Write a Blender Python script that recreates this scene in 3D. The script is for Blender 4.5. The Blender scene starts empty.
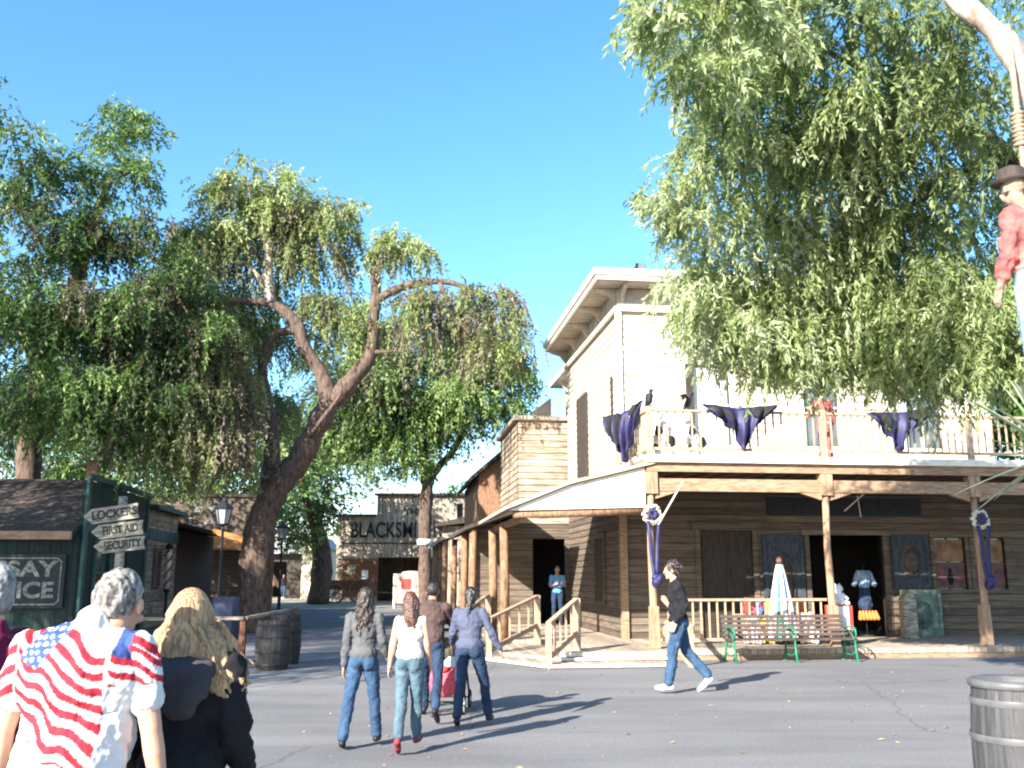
import bpy, bmesh, math, random
import numpy as np
from mathutils import Vector, Matrix, Euler
R = math.radians
random.seed(7); rng = np.random.default_rng(7)
SC = bpy.context.scene; COL = SC.collection

# ------------------------------------------------------------------ camera
cam = bpy.data.cameras.new('camera'); cam.lens = 950/1024*36; cam.sensor_width = 36; cam.clip_end = 3000; cam.clip_start = .05
camo = bpy.data.objects.new('camera', cam); COL.objects.link(camo)
PITCH = math.atan(191/950); CH = 1.65
camo.location = (0, 0, CH); camo.rotation_euler = (R(90)+PITCH, 0, 0); SC.camera = camo
CP, SP = math.cos(PITCH), math.sin(PITCH)
def at(px, py, Y):
    """world point seen at this place of the photograph at distance Y"""
    u = px-512; v = 384-py
    d = (u, 950*CP-v*SP, 950*SP+v*CP); t = Y/d[1]
    return Vector((d[0]*t, Y, CH+d[2]*t))

# ------------------------------------------------------------------ world
SUN_DIR = Vector((.60, .80, -.50)).normalized()
w = bpy.data.worlds.new('World'); SC.world = w; w.use_nodes = True
nt = w.node_tree; bg = nt.nodes['Background']
sky = nt.nodes.new('ShaderNodeTexSky'); sky.sky_type = 'NISHITA'; sky.sun_disc = False
sky.sun_elevation = math.asin(-SUN_DIR.z); sky.sun_rotation = math.atan2(-SUN_DIR.x, -SUN_DIR.y)
sky.air_density = 1.0; sky.dust_density = .6; sky.ozone_density = 2.5; sky.altitude = 50
hs_ = nt.nodes.new('ShaderNodeHueSaturation'); hs_.inputs['Hue'].default_value = .495; hs_.inputs['Saturation'].default_value = 1.22
nt.links.new(sky.outputs[0], hs_.inputs['Color']); nt.links.new(hs_.outputs[0], bg.inputs[0]); bg.inputs[1].default_value = .105
sl = bpy.data.lights.new('sun', 'SUN'); sl.energy = 5.0; sl.angle = R(.5); sl.color = (1, .93, .82)
so = bpy.data.objects.new('sun', sl); COL.objects.link(so); so.rotation_euler = SUN_DIR.to_track_quat('-Z', 'Y').to_euler(); so.location = (-20, -20, 30)
vs = SC.view_settings; vs.view_transform = 'Standard'; vs.look = 'None'; vs.exposure = 1.93; vs.gamma = 1; vs.use_curve_mapping = False
SC.cycles.filter_width = 2.1
SC.cycles.max_bounces = 8; SC.cycles.diffuse_bounces = 3; SC.cycles.transparent_max_bounces = 8
SC.cycles.use_denoising = True

# ------------------------------------------------------------------ materials
def mat(name, col, rough=.8, col2=None, scale=6, stretch=(1, 1, 1), bump=.2, metallic=0, detail=6, lap=0, lapaxis='Z', spec=.3, contrast=(.35, .65), stain=None, bscale=None, gap=.35):
    m = bpy.data.materials.new(name); m.use_nodes = True; n = m.node_tree; N = n.nodes; L = n.links
    p = N['Principled BSDF']; p.inputs['Roughness'].default_value = rough; p.inputs['Metallic'].default_value = metallic
    p.inputs['Specular IOR Level'].default_value = spec
    tc = N.new('ShaderNodeTexCoord'); mp = N.new('ShaderNodeMapping'); mp.inputs['Scale'].default_value = stretch
    L.new(tc.outputs['Object'], mp.inputs[0])
    vec = mp.outputs[0]
    if lap:
        sx = N.new('ShaderNodeSeparateXYZ'); L.new(tc.outputs['Object'], sx.inputs[0])
        if lapaxis == 'XY':
            a = N.new('ShaderNodeMath'); a.operation = 'ADD'; L.new(sx.outputs['X'], a.inputs[0]); L.new(sx.outputs['Y'], a.inputs[1]); src = a.outputs[0]
        else: src = sx.outputs[lapaxis]
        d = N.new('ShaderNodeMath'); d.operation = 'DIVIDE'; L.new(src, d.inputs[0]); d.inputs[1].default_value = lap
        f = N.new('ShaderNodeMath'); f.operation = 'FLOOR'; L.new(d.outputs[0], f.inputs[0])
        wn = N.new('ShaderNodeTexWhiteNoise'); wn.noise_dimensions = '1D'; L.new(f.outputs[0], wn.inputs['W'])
        ad = N.new('ShaderNodeVectorMath'); ad.operation = 'ADD'; L.new(vec, ad.inputs[0])
        sc_ = N.new('ShaderNodeVectorMath'); sc_.operation = 'SCALE'; L.new(wn.outputs['Color'], sc_.inputs[0]); sc_.inputs['Scale'].default_value = 7
        L.new(sc_.outputs[0], ad.inputs[1]); vec = ad.outputs[0]
    no = N.new('ShaderNodeTexNoise'); no.inputs['Scale'].default_value = scale; no.inputs['Detail'].default_value = detail; no.inputs['Roughness'].default_value = .6
    L.new(vec, no.inputs['Vector'])
    cr = N.new('ShaderNodeValToRGB'); cr.color_ramp.elements[0].position, cr.color_ramp.elements[1].position = contrast
    c2 = col2 or tuple(c*.7 for c in col)
    cr.color_ramp.elements[0].color = (*c2, 1); cr.color_ramp.elements[1].color = (*col, 1)
    L.new(no.outputs['Fac'], cr.inputs[0]); out = cr.outputs[0]
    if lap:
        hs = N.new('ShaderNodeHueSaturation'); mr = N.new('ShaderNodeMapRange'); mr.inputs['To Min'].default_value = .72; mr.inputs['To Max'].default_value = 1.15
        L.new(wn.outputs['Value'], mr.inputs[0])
        fr = N.new('ShaderNodeMath'); fr.operation = 'FRACT'; L.new(d.outputs[0], fr.inputs[0]); cp = N.new('ShaderNodeMapRange'); cp.inputs['From Min'].default_value = .05; cp.inputs['From Max'].default_value = .15; cp.inputs['To Min'].default_value = gap; L.new(fr.outputs[0], cp.inputs[0])  # dark line along each board edge: joint dirt plus a painted lap shadow
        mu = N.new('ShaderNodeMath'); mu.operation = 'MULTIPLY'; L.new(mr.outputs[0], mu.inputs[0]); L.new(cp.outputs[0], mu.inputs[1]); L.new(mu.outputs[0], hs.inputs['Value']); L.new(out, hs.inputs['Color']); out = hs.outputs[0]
    if stain:
        n2 = N.new('ShaderNodeTexNoise'); n2.inputs['Scale'].default_value = stain[1]; n2.inputs['Detail'].default_value = 8; n2.inputs['Roughness'].default_value = .65
        L.new(tc.outputs['Object'], n2.inputs['Vector'])
        r2 = N.new('ShaderNodeValToRGB'); r2.color_ramp.elements[0].position = stain[2]; r2.color_ramp.elements[1].position = stain[2]+.14
        L.new(n2.outputs['Fac'], r2.inputs[0])
        mx = N.new('ShaderNodeMix'); mx.data_type = 'RGBA'; L.new(r2.outputs[0], mx.inputs['Factor']); L.new(out, mx.inputs['A']); mx.inputs['B'].default_value = (*stain[0], 1); out = mx.outputs['Result']
    L.new(out, p.inputs['Base Color'])
    if bump:
        b = N.new('ShaderNodeBump'); b.inputs['Strength'].default_value = bump; b.inputs['Distance'].default_value = .02
        if bscale:
            n3 = N.new('ShaderNodeTexNoise'); n3.inputs['Scale'].default_value = bscale; n3.inputs['Detail'].default_value = 4; L.new(tc.outputs['Object'], n3.inputs['Vector']); L.new(n3.outputs['Fac'], b.inputs['Height'])
        else: L.new(no.outputs['Fac'], b.inputs['Height'])
        L.new(b.outputs[0], p.inputs['Normal'])
    return m

M = {}
M['asphalt'] = mat('asphalt', (.19, .188, .192), .85, (.135, .134, .138), scale=.7, stretch=(.35, 1.3, 1), bump=.3, bscale=70, detail=14, stain=((.125, .128, .138), .9, .58))
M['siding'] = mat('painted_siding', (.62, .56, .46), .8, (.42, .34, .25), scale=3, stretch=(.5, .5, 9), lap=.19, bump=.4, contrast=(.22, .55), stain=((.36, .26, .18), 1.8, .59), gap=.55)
M['siding_shade_brown'] = mat('shade_brown_siding', (.155, .122, .092), .85, (.075, .056, .042), scale=3, stretch=(.5, .5, 9), lap=.17, bump=.4, stain=((.08, .055, .04), 1.6, .58))  # brown deepened so the porch shade is painted into the boards
M['trim'] = mat('painted_trim', (.68, .63, .53), .75, (.46, .41, .33), scale=4, stretch=(1, 1, 3), bump=.3, contrast=(.25, .5))
M['roofedge'] = mat('white_cornice', (.72, .69, .61), .75, (.5, .47, .4), scale=5, bump=.2, contrast=(.25, .5))
M['soffit'] = mat('soffit_boards', (.46, .40, .33), .85, (.25, .21, .16), scale=2, stretch=(1, 6, 1), bump=.3)
M['dirt'] = mat('pale_packed_dirt', (.36, .32, .25), .95, (.22, .2, .16), scale=1.2, bump=.3)
M['wood'] = mat('bare_wood', (.36, .235, .15), .8, (.19, .12, .08), scale=4, stretch=(1.2, 6, 6), bump=.35, stain=((.16, .09, .06), 2.5, .62))
M['woodv'] = mat('bare_wood_post', (.38, .25, .16), .8, (.2, .125, .08), scale=4, stretch=(6, 6, .8), bump=.35, stain=((.18, .1, .07), 2.5, .62))
M['rail'] = mat('railing_wood', (.42, .31, .22), .8, (.24, .17, .12), scale=5, stretch=(3, 3, 1), bump=.3)
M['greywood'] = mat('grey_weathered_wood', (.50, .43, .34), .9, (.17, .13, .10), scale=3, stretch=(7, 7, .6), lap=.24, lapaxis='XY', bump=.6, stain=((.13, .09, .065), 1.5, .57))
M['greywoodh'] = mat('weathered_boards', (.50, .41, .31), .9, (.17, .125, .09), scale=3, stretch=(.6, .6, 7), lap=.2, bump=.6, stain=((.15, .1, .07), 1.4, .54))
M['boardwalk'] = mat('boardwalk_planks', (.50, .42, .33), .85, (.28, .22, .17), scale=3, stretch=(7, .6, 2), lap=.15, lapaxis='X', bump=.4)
M['stepwhite'] = mat('worn_white_step', (.72, .68, .6), .8, (.45, .4, .33), scale=7, bump=.2)
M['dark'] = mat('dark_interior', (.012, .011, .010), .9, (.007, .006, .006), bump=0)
M['darkwood'] = mat('dark_stained_wood', (.055, .042, .035), .75, (.025, .02, .018), scale=4, stretch=(6, 6, .8), bump=.3)
M['bluegrey'] = mat('faded_blue_paint', (.05, .065, .085), .7, (.022, .028, .036), scale=5, stretch=(3, 3, 1), bump=.3, stain=((.09, .06, .045), 3, .6))
M['oval'] = mat('faded_ochre_paint', (.105, .075, .055), .7, (.04, .035, .03), scale=6, bump=.2)
M['greenpanel'] = mat('peeling_green_paint', (.14, .20, .16), .8, (.06, .09, .075), scale=5, bump=.5, stain=((.4, .36, .28), 5, .55))
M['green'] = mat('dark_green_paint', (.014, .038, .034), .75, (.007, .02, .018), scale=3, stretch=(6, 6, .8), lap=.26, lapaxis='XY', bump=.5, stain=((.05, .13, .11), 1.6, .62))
M['greentrim'] = mat('green_trim_paint', (.045, .11, .10), .7, (.022, .058, .052), scale=4, bump=.3)
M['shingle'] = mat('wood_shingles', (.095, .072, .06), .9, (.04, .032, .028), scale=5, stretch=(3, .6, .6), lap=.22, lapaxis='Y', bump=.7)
M['signblack'] = mat('black_sign_paint', (.018, .022, .024), .6, (.01, .012, .014), scale=5, bump=.2)
M['signwhite'] = mat('worn_white_letters', (.28, .30, .28), .8, (.09, .10, .095), scale=14, bump=.1)
M['signred'] = mat('faded_red_letters', (.07, .035, .025), .8, (.035, .022, .018), scale=14, bump=.1)
M['signboard'] = mat('pale_sign_plank', (.34, .31, .25), .85, (.10, .095, .075), scale=5, stretch=(1, 3, 5), bump=.4, contrast=(.38, .6))
M['glass'] = mat('window_glass', (.10, .12, .13), .08, (.05, .06, .07), scale=2, bump=.05, spec=.8)
M['curtain'] = mat('white_curtain', (.7, .7, .68), .9, (.5, .5, .5), scale=3, stretch=(9, 9, .5), bump=.3)
M['poster'] = mat('sepia_poster', (.26, .15, .075), .6, (.1, .05, .03), scale=4, bump=.05)
M['poster2'] = mat('red_poster', (.16, .06, .045), .6, (.04, .03, .04), scale=5, bump=.05)
M['iron_green'] = mat('green_cast_iron', (.02, .18, .105), .45, (.012, .11, .07), scale=12, bump=.1)
M['slat'] = mat('dark_bench_slat', (.10, .068, .060), .6, (.055, .038, .034), scale=5, stretch=(1, 6, 6), bump=.2)
M['iron'] = mat('dark_iron', (.018, .022, .026), .5, (.012, .014, .016), scale=10, bump=.1)
M['lampglass'] = mat('frosted_lamp_glass', (.34, .36, .36), .25, (.25, .27, .28), scale=3, bump=0, spec=.6)
M['logbark'] = mat('peeled_log', (.30, .175, .105), .85, (.13, .07, .045), scale=5, stretch=(4, 4, 1), bump=.6)
M['barrel'] = mat('painted_barrel_staves', (.06, .06, .064), .5, (.032, .032, .035), scale=4, stretch=(8, 8, .7), bump=.4)
M['barrelwood'] = mat('dark_barrel_staves', (.05, .042, .042), .7, (.025, .022, .022), scale=4, stretch=(8, 8, .7), bump=.4)
M['hoop'] = mat('grey_hoop', (.11, .11, .115), .45, (.07, .07, .075), scale=8, bump=.2)
M['rope'] = mat('hemp_rope', (.34, .27, .2), .95, (.2, .15, .11), scale=30, bump=.8)
M['bark'] = mat('pepper_tree_bark', (.145, .10, .078), .95, (.045, .032, .026), scale=5, stretch=(2.5, 2.5, .8), bump=1.0)
M['barkpale'] = mat('pale_limb_bark', (.48, .42, .36), .95, (.16, .115, .09), scale=4, stretch=(1.5, 1.5, 1), bump=1.0)
M['purple'] = mat('purple_satin', (.018, .016, .10), .6, (.006, .006, .03), scale=5, bump=.3, spec=.5)
M['blackcloth'] = mat('black_cloth', (.016, .016, .02), .8, (.009, .009, .011), scale=8, bump=.3)
M['crow'] = mat('black_feathers', (.02, .022, .026), .6, (.01, .01, .013), scale=20, bump=.4)
M['white'] = mat('white_cloth', (.78, .77, .74), .85, (.62, .61, .6), scale=6, bump=.2)
M['bone'] = mat('bone_plastic', (.65, .6, .48), .6, (.4, .35, .26), scale=12, bump=.3)
M['red'] = mat('red_cloth', (.5, .06, .045), .75, (.3, .03, .03), scale=7, bump=.2)
M['redfaded'] = mat('faded_red_plaid', (.52, .13, .115), .85, (.13, .05, .05), scale=6, bump=.5, stain=((.6, .38, .34), 6, .58))
M['orange'] = mat('orange_cloth', (.75, .2, .04), .75, (.6, .12, .03), scale=7, bump=.2)
M['yellow'] = mat('yellow_cloth', (.75, .6, .1), .75, (.6, .45, .06), scale=7, bump=.2)
M['blue'] = mat('blue_cloth', (.05, .14, .5), .75, (.03, .08, .3), scale=7, bump=.2)
M['teal'] = mat('teal_cloth', (.05, .35, .3), .75, (.03, .2, .18), scale=7, bump=.2)
M['jeans'] = mat('blue_denim', (.035, .08, .155), .85, (.018, .042, .088), scale=5, stretch=(1.5, 1.5, .7), bump=.4, stain=((.085, .15, .25), 3.2, .56))
M['jeansdark'] = mat('dark_denim', (.02, .04, .085), .85, (.010, .02, .045), scale=5, stretch=(1.5, 1.5, .7), bump=.4, stain=((.04, .07, .13), 3.2, .58))
M['jeansgrey'] = mat('grey_green_denim', (.085, .14, .18), .85, (.04, .07, .095), scale=5, stretch=(1.5, 1.5, .7), bump=.4, stain=((.16, .22, .26), 3.2, .56))
M['jeanslight'] = mat('faded_pale_denim', (.25, .33, .45), .9, (.10, .16, .26), scale=5, bump=.5)
M['khaki'] = mat('khaki_trousers', (.25, .21, .15), .85, None, scale=5, bump=.3)
M['skin'] = mat('skin', (.56, .32, .22), .55, (.48, .25, .17), scale=8, bump=.05)
M['skintan'] = mat('tanned_skin', (.40, .22, .145), .55, (.33, .17, .11), scale=8, bump=.05)
M['hairdark'] = mat('dark_brown_hair', (.035, .017, .012), .42, (.012, .007, .006), scale=6, stretch=(9, 9, 1), bump=.8, spec=.6)
M['hairbrown'] = mat('chestnut_hair', (.11, .04, .022), .42, (.035, .014, .01), scale=6, stretch=(9, 9, 1), bump=.8, spec=.6)
M['hairblack'] = mat('black_hair', (.012, .009, .009), .35, (.006, .005, .005), scale=6, stretch=(9, 9, 1), bump=.8, spec=.7)
M['hairblond'] = mat('blond_hair', (.56, .36, .19), .45, (.20, .10, .045), scale=7, stretch=(16, 16, 1), bump=.8, spec=.5)
M['hairgrey'] = mat('grey_hair', (.36, .34, .31), .6, (.05, .043, .04), scale=14, stretch=(3, 3, 1), bump=.8)
M['hairwhite'] = mat('silver_hair', (.36, .36, .35), .6, (.12, .115, .11), scale=9, stretch=(3, 3, 1), bump=.8)
M['greyjacket'] = mat('grey_jersey', (.09, .093, .10), .85, (.055, .058, .062), scale=5, bump=.5)
M['slate'] = mat('slate_blue_fleece', (.075, .085, .135), .9, (.05, .058, .095), scale=5, bump=.5)
M['maroonbrown'] = mat('brown_jersey', (.075, .045, .043), .9, (.05, .03, .029), scale=5, bump=.4)
M['crimson'] = mat('crimson_knit', (.16, .004, .045), .85, (.10, .003, .03), scale=5, bump=.4)
M['blacktop'] = mat('black_fleece', (.010, .010, .013), .92, (.006, .006, .008), scale=5, bump=.5)
M['charcoal'] = mat('charcoal_lining', (.05, .048, .052), .95, (.032, .03, .034), scale=5, bump=.5)
M['creamtop'] = mat('cream_knit', (.74, .70, .66), .85, (.6, .56, .52), scale=5, bump=.4)
M['lightblue'] = mat('light_blue_cotton', (.13, .33, .58), .85, (.09, .24, .45), scale=5, bump=.3)
M['shoewhite'] = mat('white_leather', (.78, .78, .78), .5, (.62, .62, .62), scale=8, bump=.1)
M['shoeblack'] = mat('black_leather', (.015, .015, .016), .5, None, scale=8, bump=.1)
M['shoered'] = mat('red_canvas', (.45, .03, .04), .7, (.06, .03, .04), scale=12, bump=.1)
M['eye'] = mat('eye_white', (.7, .7, .7), .2, (.65, .62, .6), bump=0)
M['lip'] = mat('lip', (.45, .16, .13), .5, None, bump=0)
M['plastic'] = mat('white_plastic', (.7, .7, .7), .4, None, bump=0)
M['pink'] = mat('pink_nylon', (.62, .10, .14), .6, (.45, .06, .09), scale=6, bump=.3)
M['olive'] = mat('olive_nylon', (.09, .09, .055), .7, (.05, .05, .035), scale=6, bump=.3)
M['rubber'] = mat('black_rubber', (.02, .02, .02), .8, None, bump=0)
M['pinkboard'] = mat('pale_pink_board', (.50, .31, .26), .7, (.42, .25, .2), scale=4, bump=.1)
M['stucco'] = mat('cream_stucco', (.70, .62, .45), .9, (.55, .47, .33), scale=8, bump=.4)
M['tinroof'] = mat('grey_tin_roof', (.33, .33, .34), .6, (.2, .19, .18), scale=3, stretch=(5, .5, .5), bump=.4)
M['wagon'] = mat('brown_wagon_paint', (.20, .085, .045), .8, (.09, .045, .03), scale=5, stretch=(1, 5, 5), bump=.4)
M['wheelwood'] = mat('dusty_wheel_wood', (.16, .12, .08), .9, (.16, .12, .09), scale=8, bump=.3)
M['orangeboard'] = mat('orange_stained_board', (.55, .22, .07), .8, (.3, .12, .05), scale=4, stretch=(1, 5, 5), bump=.3)
M['leafyellow'] = mat('fallen_leaf', (.55, .45, .18), .8, (.35, .2, .08), scale=2, bump=0)

def crack(m):
    n = m.node_tree; N = n.nodes; L = n.links; p = N['Principled BSDF']; src = p.inputs['Base Color'].links[0].from_socket
    tc = N.new('ShaderNodeTexCoord'); no = N.new('ShaderNodeTexNoise'); no.inputs['Scale'].default_value = 1.3; no.inputs['Detail'].default_value = 6; L.new(tc.outputs['Object'], no.inputs['Vector'])
    mx = N.new('ShaderNodeMix'); mx.data_type = 'VECTOR'; mx.inputs['Factor'].default_value = .28; L.new(tc.outputs['Object'], mx.inputs['A']); L.new(no.outputs['Color'], mx.inputs['B'])
    def vor(scale, wdt, dark, prev):
        v = N.new('ShaderNodeTexVoronoi'); v.feature = 'DISTANCE_TO_EDGE'; v.inputs['Scale'].default_value = scale; L.new(mx.outputs['Result'], v.inputs['Vector'])
        r = N.new('ShaderNodeMapRange'); r.inputs['From Max'].default_value = wdt; r.inputs['To Min'].default_value = dark; L.new(v.outputs['Distance'], r.inputs[0])
        h = N.new('ShaderNodeHueSaturation'); L.new(prev, h.inputs['Color']); L.new(r.outputs[0], h.inputs['Value']); return h.outputs[0]
    a = vor(.22, .004, .62, src)
    v = N.new('ShaderNodeTexVoronoi'); v.inputs['Scale'].default_value = .13; L.new(mx.outputs['Result'], v.inputs['Vector']); sp = N.new('ShaderNodeSeparateColor'); L.new(v.outputs['Color'], sp.inputs[0])
    r = N.new('ShaderNodeMapRange'); r.inputs['To Min'].default_value = .86; r.inputs['To Max'].default_value = 1.1; L.new(sp.outputs[0], r.inputs[0]); h = N.new('ShaderNodeHueSaturation'); L.new(a, h.inputs['Color']); L.new(r.outputs[0], h.inputs['Value'])
    fn = N.new('ShaderNodeTexNoise'); fn.inputs['Scale'].default_value = 28; fn.inputs['Detail'].default_value = 8; L.new(tc.outputs['Object'], fn.inputs['Vector']); r2 = N.new('ShaderNodeMapRange'); r2.inputs['From Min'].default_value = .3; r2.inputs['From Max'].default_value = .7; r2.inputs['To Min'].default_value = .8; r2.inputs['To Max'].default_value = 1.15; L.new(fn.outputs['Fac'], r2.inputs[0])
    h2 = N.new('ShaderNodeHueSaturation'); L.new(h.outputs[0], h2.inputs['Color']); L.new(r2.outputs[0], h2.inputs['Value']); L.new(h2.outputs[0], p.inputs['Base Color'])
crack(M['asphalt'])
def leafmat(name, cols, trans=.35):
    m = bpy.data.materials.new(name); m.use_nodes = True; n = m.node_tree; N = n.nodes; L = n.links
    N.remove(N['Principled BSDF']); out = N['Material Output']
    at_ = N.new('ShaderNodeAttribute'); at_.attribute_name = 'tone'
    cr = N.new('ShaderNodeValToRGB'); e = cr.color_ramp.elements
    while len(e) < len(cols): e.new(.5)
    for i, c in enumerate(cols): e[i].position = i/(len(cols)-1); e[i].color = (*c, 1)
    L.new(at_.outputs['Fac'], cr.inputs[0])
    df = N.new('ShaderNodeBsdfPrincipled'); df.inputs['Roughness'].default_value = .5; df.inputs['Specular IOR Level'].default_value = .35
    tr = N.new('ShaderNodeBsdfTranslucent'); mx = N.new('ShaderNodeMixShader'); mx.inputs[0].default_value = trans
    L.new(cr.outputs[0], df.inputs['Base Color'])
    hs = N.new('ShaderNodeHueSaturation'); hs.inputs['Value'].default_value = 1.5; hs.inputs['Saturation'].default_value = 1.15; L.new(cr.outputs[0], hs.inputs['Color']); L.new(hs.outputs[0], tr.inputs[0])
    L.new(df.outputs[0], mx.inputs[1]); L.new(tr.outputs[0], mx.inputs[2]); L.new(mx.outputs[0], out.inputs[0])
    return m
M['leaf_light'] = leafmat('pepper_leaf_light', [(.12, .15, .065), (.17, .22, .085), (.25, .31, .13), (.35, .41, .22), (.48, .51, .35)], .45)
M['leaf'] = leafmat('pepper_leaf', [(.11, .09, .06), (.04, .075, .024), (.075, .135, .036), (.15, .23, .065), (.28, .36, .14)], .35)
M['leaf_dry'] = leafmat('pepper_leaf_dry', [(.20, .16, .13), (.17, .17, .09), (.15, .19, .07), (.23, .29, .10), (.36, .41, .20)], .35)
M['leaf_bright'] = leafmat('bright_leaf', [(.05, .11, .02), (.08, .17, .03), (.12, .22, .05)], .4)
M['frond'] = leafmat('frond_leaf', [(.16, .24, .14), (.26, .34, .22), (.4, .44, .33)], .15)

# ------------------------------------------------------------------ object helpers
def tag(o, label=None, cat=None, group=None, kind=None):
    if label: o['label'] = label
    if cat: o['category'] = cat
    if group: o['group'] = group
    if kind: o['kind'] = kind
    return o
def empty(name, loc=(0, 0, 0), rz=0, label=None, cat=None, group=None):
    o = bpy.data.objects.new(name, None); COL.objects.link(o); o.location = loc; o.rotation_euler = (0, 0, rz); o.empty_display_size = .2
    return tag(o, label, cat, group)
def link(name, me, m=None, parent=None, loc=None, rot=None):
    o = bpy.data.objects.new(name, me); COL.objects.link(o)
    if m is not None: me.materials.append(m)
    if parent: o.parent = parent
    if loc is not None: o.location = loc
    if rot is not None: o.rotation_euler = rot
    return o
def children(o): return [c for c in bpy.data.objects if c.parent == o]
KIDS = {}
def copy_tree(o, parent=None):
    c = o.copy(); COL.objects.link(c); c.parent = parent
    for ch in list(o.children): copy_tree(ch, c)
    return c
def frame_from(d):
    d = Vector(d).normalized(); a = Vector((0, 0, 1)) if abs(d.z) < .9 else Vector((1, 0, 0))
    x = a.cross(d).normalized(); y = d.cross(x); return x, y, d
class MB:
    def __init__(s): s.v = []; s.f = []; s.sm = []
    def add(s, vs_, fs, smooth=False):
        b = len(s.v); s.v += [tuple(v) for v in vs_]; s.f += [tuple(i+b for i in f) for f in fs]; s.sm += [smooth]*len(fs); return s
    def box(s, c, sz, rot=None, taper=1):
        c = Vector(c); q = Euler(rot).to_matrix() if rot is not None and not isinstance(rot, Matrix) else rot
        vs_ = []
        for z in (-.5, .5):
            for x, y in ((-.5, -.5), (.5, -.5), (.5, .5), (-.5, .5)):
                k = taper if z > 0 else 1
                p = Vector((x*sz[0]*k, y*sz[1]*k, z*sz[2]));
                if q is not None: p = q @ p
                vs_.append(c+p)
        return s.add(vs_, [(3, 2, 1, 0), (4, 5, 6, 7), (0, 1, 5, 4), (1, 2, 6, 5), (2, 3, 7, 6), (3, 0, 4, 7)])
    def b2(s, x0, x1, y0, y1, z0, z1): return s.box(((x0+x1)/2, (y0+y1)/2, (z0+z1)/2), (abs(x1-x0), abs(y1-y0), abs(z1-z0)))
    def bar(s, a, b, wd, th=None, up=(0, 0, 1)):
        a = Vector(a); b = Vector(b); d = b-a; L = d.length; d.normalize(); th = th or wd
        u = Vector(up); x = u.cross(d)
        if x.length < 1e-4: x = Vector((1, 0, 0)).cross(d)
        x.normalize(); y = d.cross(x); m = Matrix((x, y, d)).transposed()
        return s.box((a+b)/2, (wd, th, L), m)
    def tube(s, pts, rad, n=8, cap=True, smooth=True):
        pts = [Vector(p) for p in pts]; rad = rad if isinstance(rad, (list, tuple)) else [rad]*len(pts)
        vs_ = []; px = None
        for i, p in enumerate(pts):
            d = (pts[min(i+1, len(pts)-1)]-pts[max(i-1, 0)]).normalized()
            if px is None: px = frame_from(d)[0]
            x = (px-d*px.dot(d)).normalized(); y = d.cross(x); px = x
            for k in range(n):
                a = 2*math.pi*k/n; vs_.append(p+(x*math.cos(a)+y*math.sin(a))*rad[i])
        fs = [(i*n+k, i*n+(k+1) % n, (i+1)*n+(k+1) % n, (i+1)*n+k) for i in range(len(pts)-1) for k in range(n)]
        s.add(vs_, fs, smooth)
        if cap:
            b = len(s.v)-len(vs_); s.f.append(tuple(b+k for k in range(n))[::-1]); s.f.append(tuple(b+(len(pts)-1)*n+k for k in range(n))); s.sm += [False, False]
        return s
    def lathe(s, prof, n=24, c=(0, 0, 0), smooth=True, cap=True):
        vs_ = [(c[0]+r*math.cos(2*math.pi*k/n), c[1]+r*math.sin(2*math.pi*k/n), c[2]+z) for r, z in prof for k in range(n)]
        fs = [(i*n+k, i*n+(k+1) % n, (i+1)*n+(k+1) % n, (i+1)*n+k) for i in range(len(prof)-1) for k in range(n)]
        if cap: fs += [tuple(range(n))[::-1], tuple((len(prof)-1)*n+k for k in range(n))]
        return s.add(vs_, fs, smooth)
    def ell(s, c, r, rot=None, n=14, m=9):
        q = Euler(rot).to_matrix() if rot is not None else Matrix.Identity(3); c = Vector(c); vs_ = [c+q@Vector((0, 0, -r[2]))]
        for i in range(1, m):
            t = -math.pi/2+math.pi*i/m
            for k in range(n):
                a = 2*math.pi*k/n; vs_.append(c+q@Vector((r[0]*math.cos(t)*math.cos(a), r[1]*math.cos(t)*math.sin(a), r[2]*math.sin(t))))
        vs_.append(c+q@Vector((0, 0, r[2])))
        fs = [(0, 1+(k+1) % n, 1+k) for k in range(n)]
        for i in range(m-2): fs += [(1+i*n+k, 1+i*n+(k+1) % n, 1+(i+1)*n+(k+1) % n, 1+(i+1)*n+k) for k in range(n)]
        e = len(vs_)-1; fs += [(e, 1+(m-2)*n+k, 1+(m-2)*n+(k+1) % n) for k in range(n)]
        return s.add(vs_, fs, True)
    def cap2(s, a, ra, b, rb, n=12):
        """closed tapered capsule"""
        a = Vector(a); b = Vector(b); d = (b-a); 
        if d.length < 1e-5: return s.ell(a, (ra, ra, ra))
        d.normalize(); pts = []; rr = []
        for t in (-.999, -.86, -.5, 0): pts.append(a+d*ra*t); rr.append(ra*math.sqrt(1-t*t))
        for t in (0, .5, .86, .999): pts.append(b+d*rb*t); rr.append(rb*math.sqrt(1-t*t))
        return s.tube(pts, rr, n)
    def prism(s, poly, axis, a, b):
        """poly in the two other axes, extruded from a to b along axis"""
        def P(q, t):
            if axis == 0: return (t, q[0], q[1])
            if axis == 1: return (q[0], t, q[1])
            return (q[0], q[1], t)
        n = len(poly); vs_ = [P(q, a) for q in poly]+[P(q, b) for q in poly]
        return s.add(vs_, [tuple(range(n)), tuple(range(n, 2*n))[::-1]]+[(i, i+n, (i+1) % n+n, (i+1) % n) for i in range(n)])
    def quad(s, *p): return s.add(p, [tuple(range(len(p)))])
    def mesh(s, name, fix=True, bevel=0):
        me = bpy.data.meshes.new(name); me.from_pydata(s.v, [], s.f); me.polygons.foreach_set('use_smooth', s.sm)
        if fix or bevel:
            bm = bmesh.new(); bm.from_mesh(me)
            if fix: bmesh.ops.recalc_face_normals(bm, faces=bm.faces)
            if bevel: bmesh.ops.bevel(bm, geom=bm.edges[:], offset=bevel, segments=1, affect='EDGES', clamp_overlap=True)
            bm.to_mesh(me); bm.free()
        me.update(); return me
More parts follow.
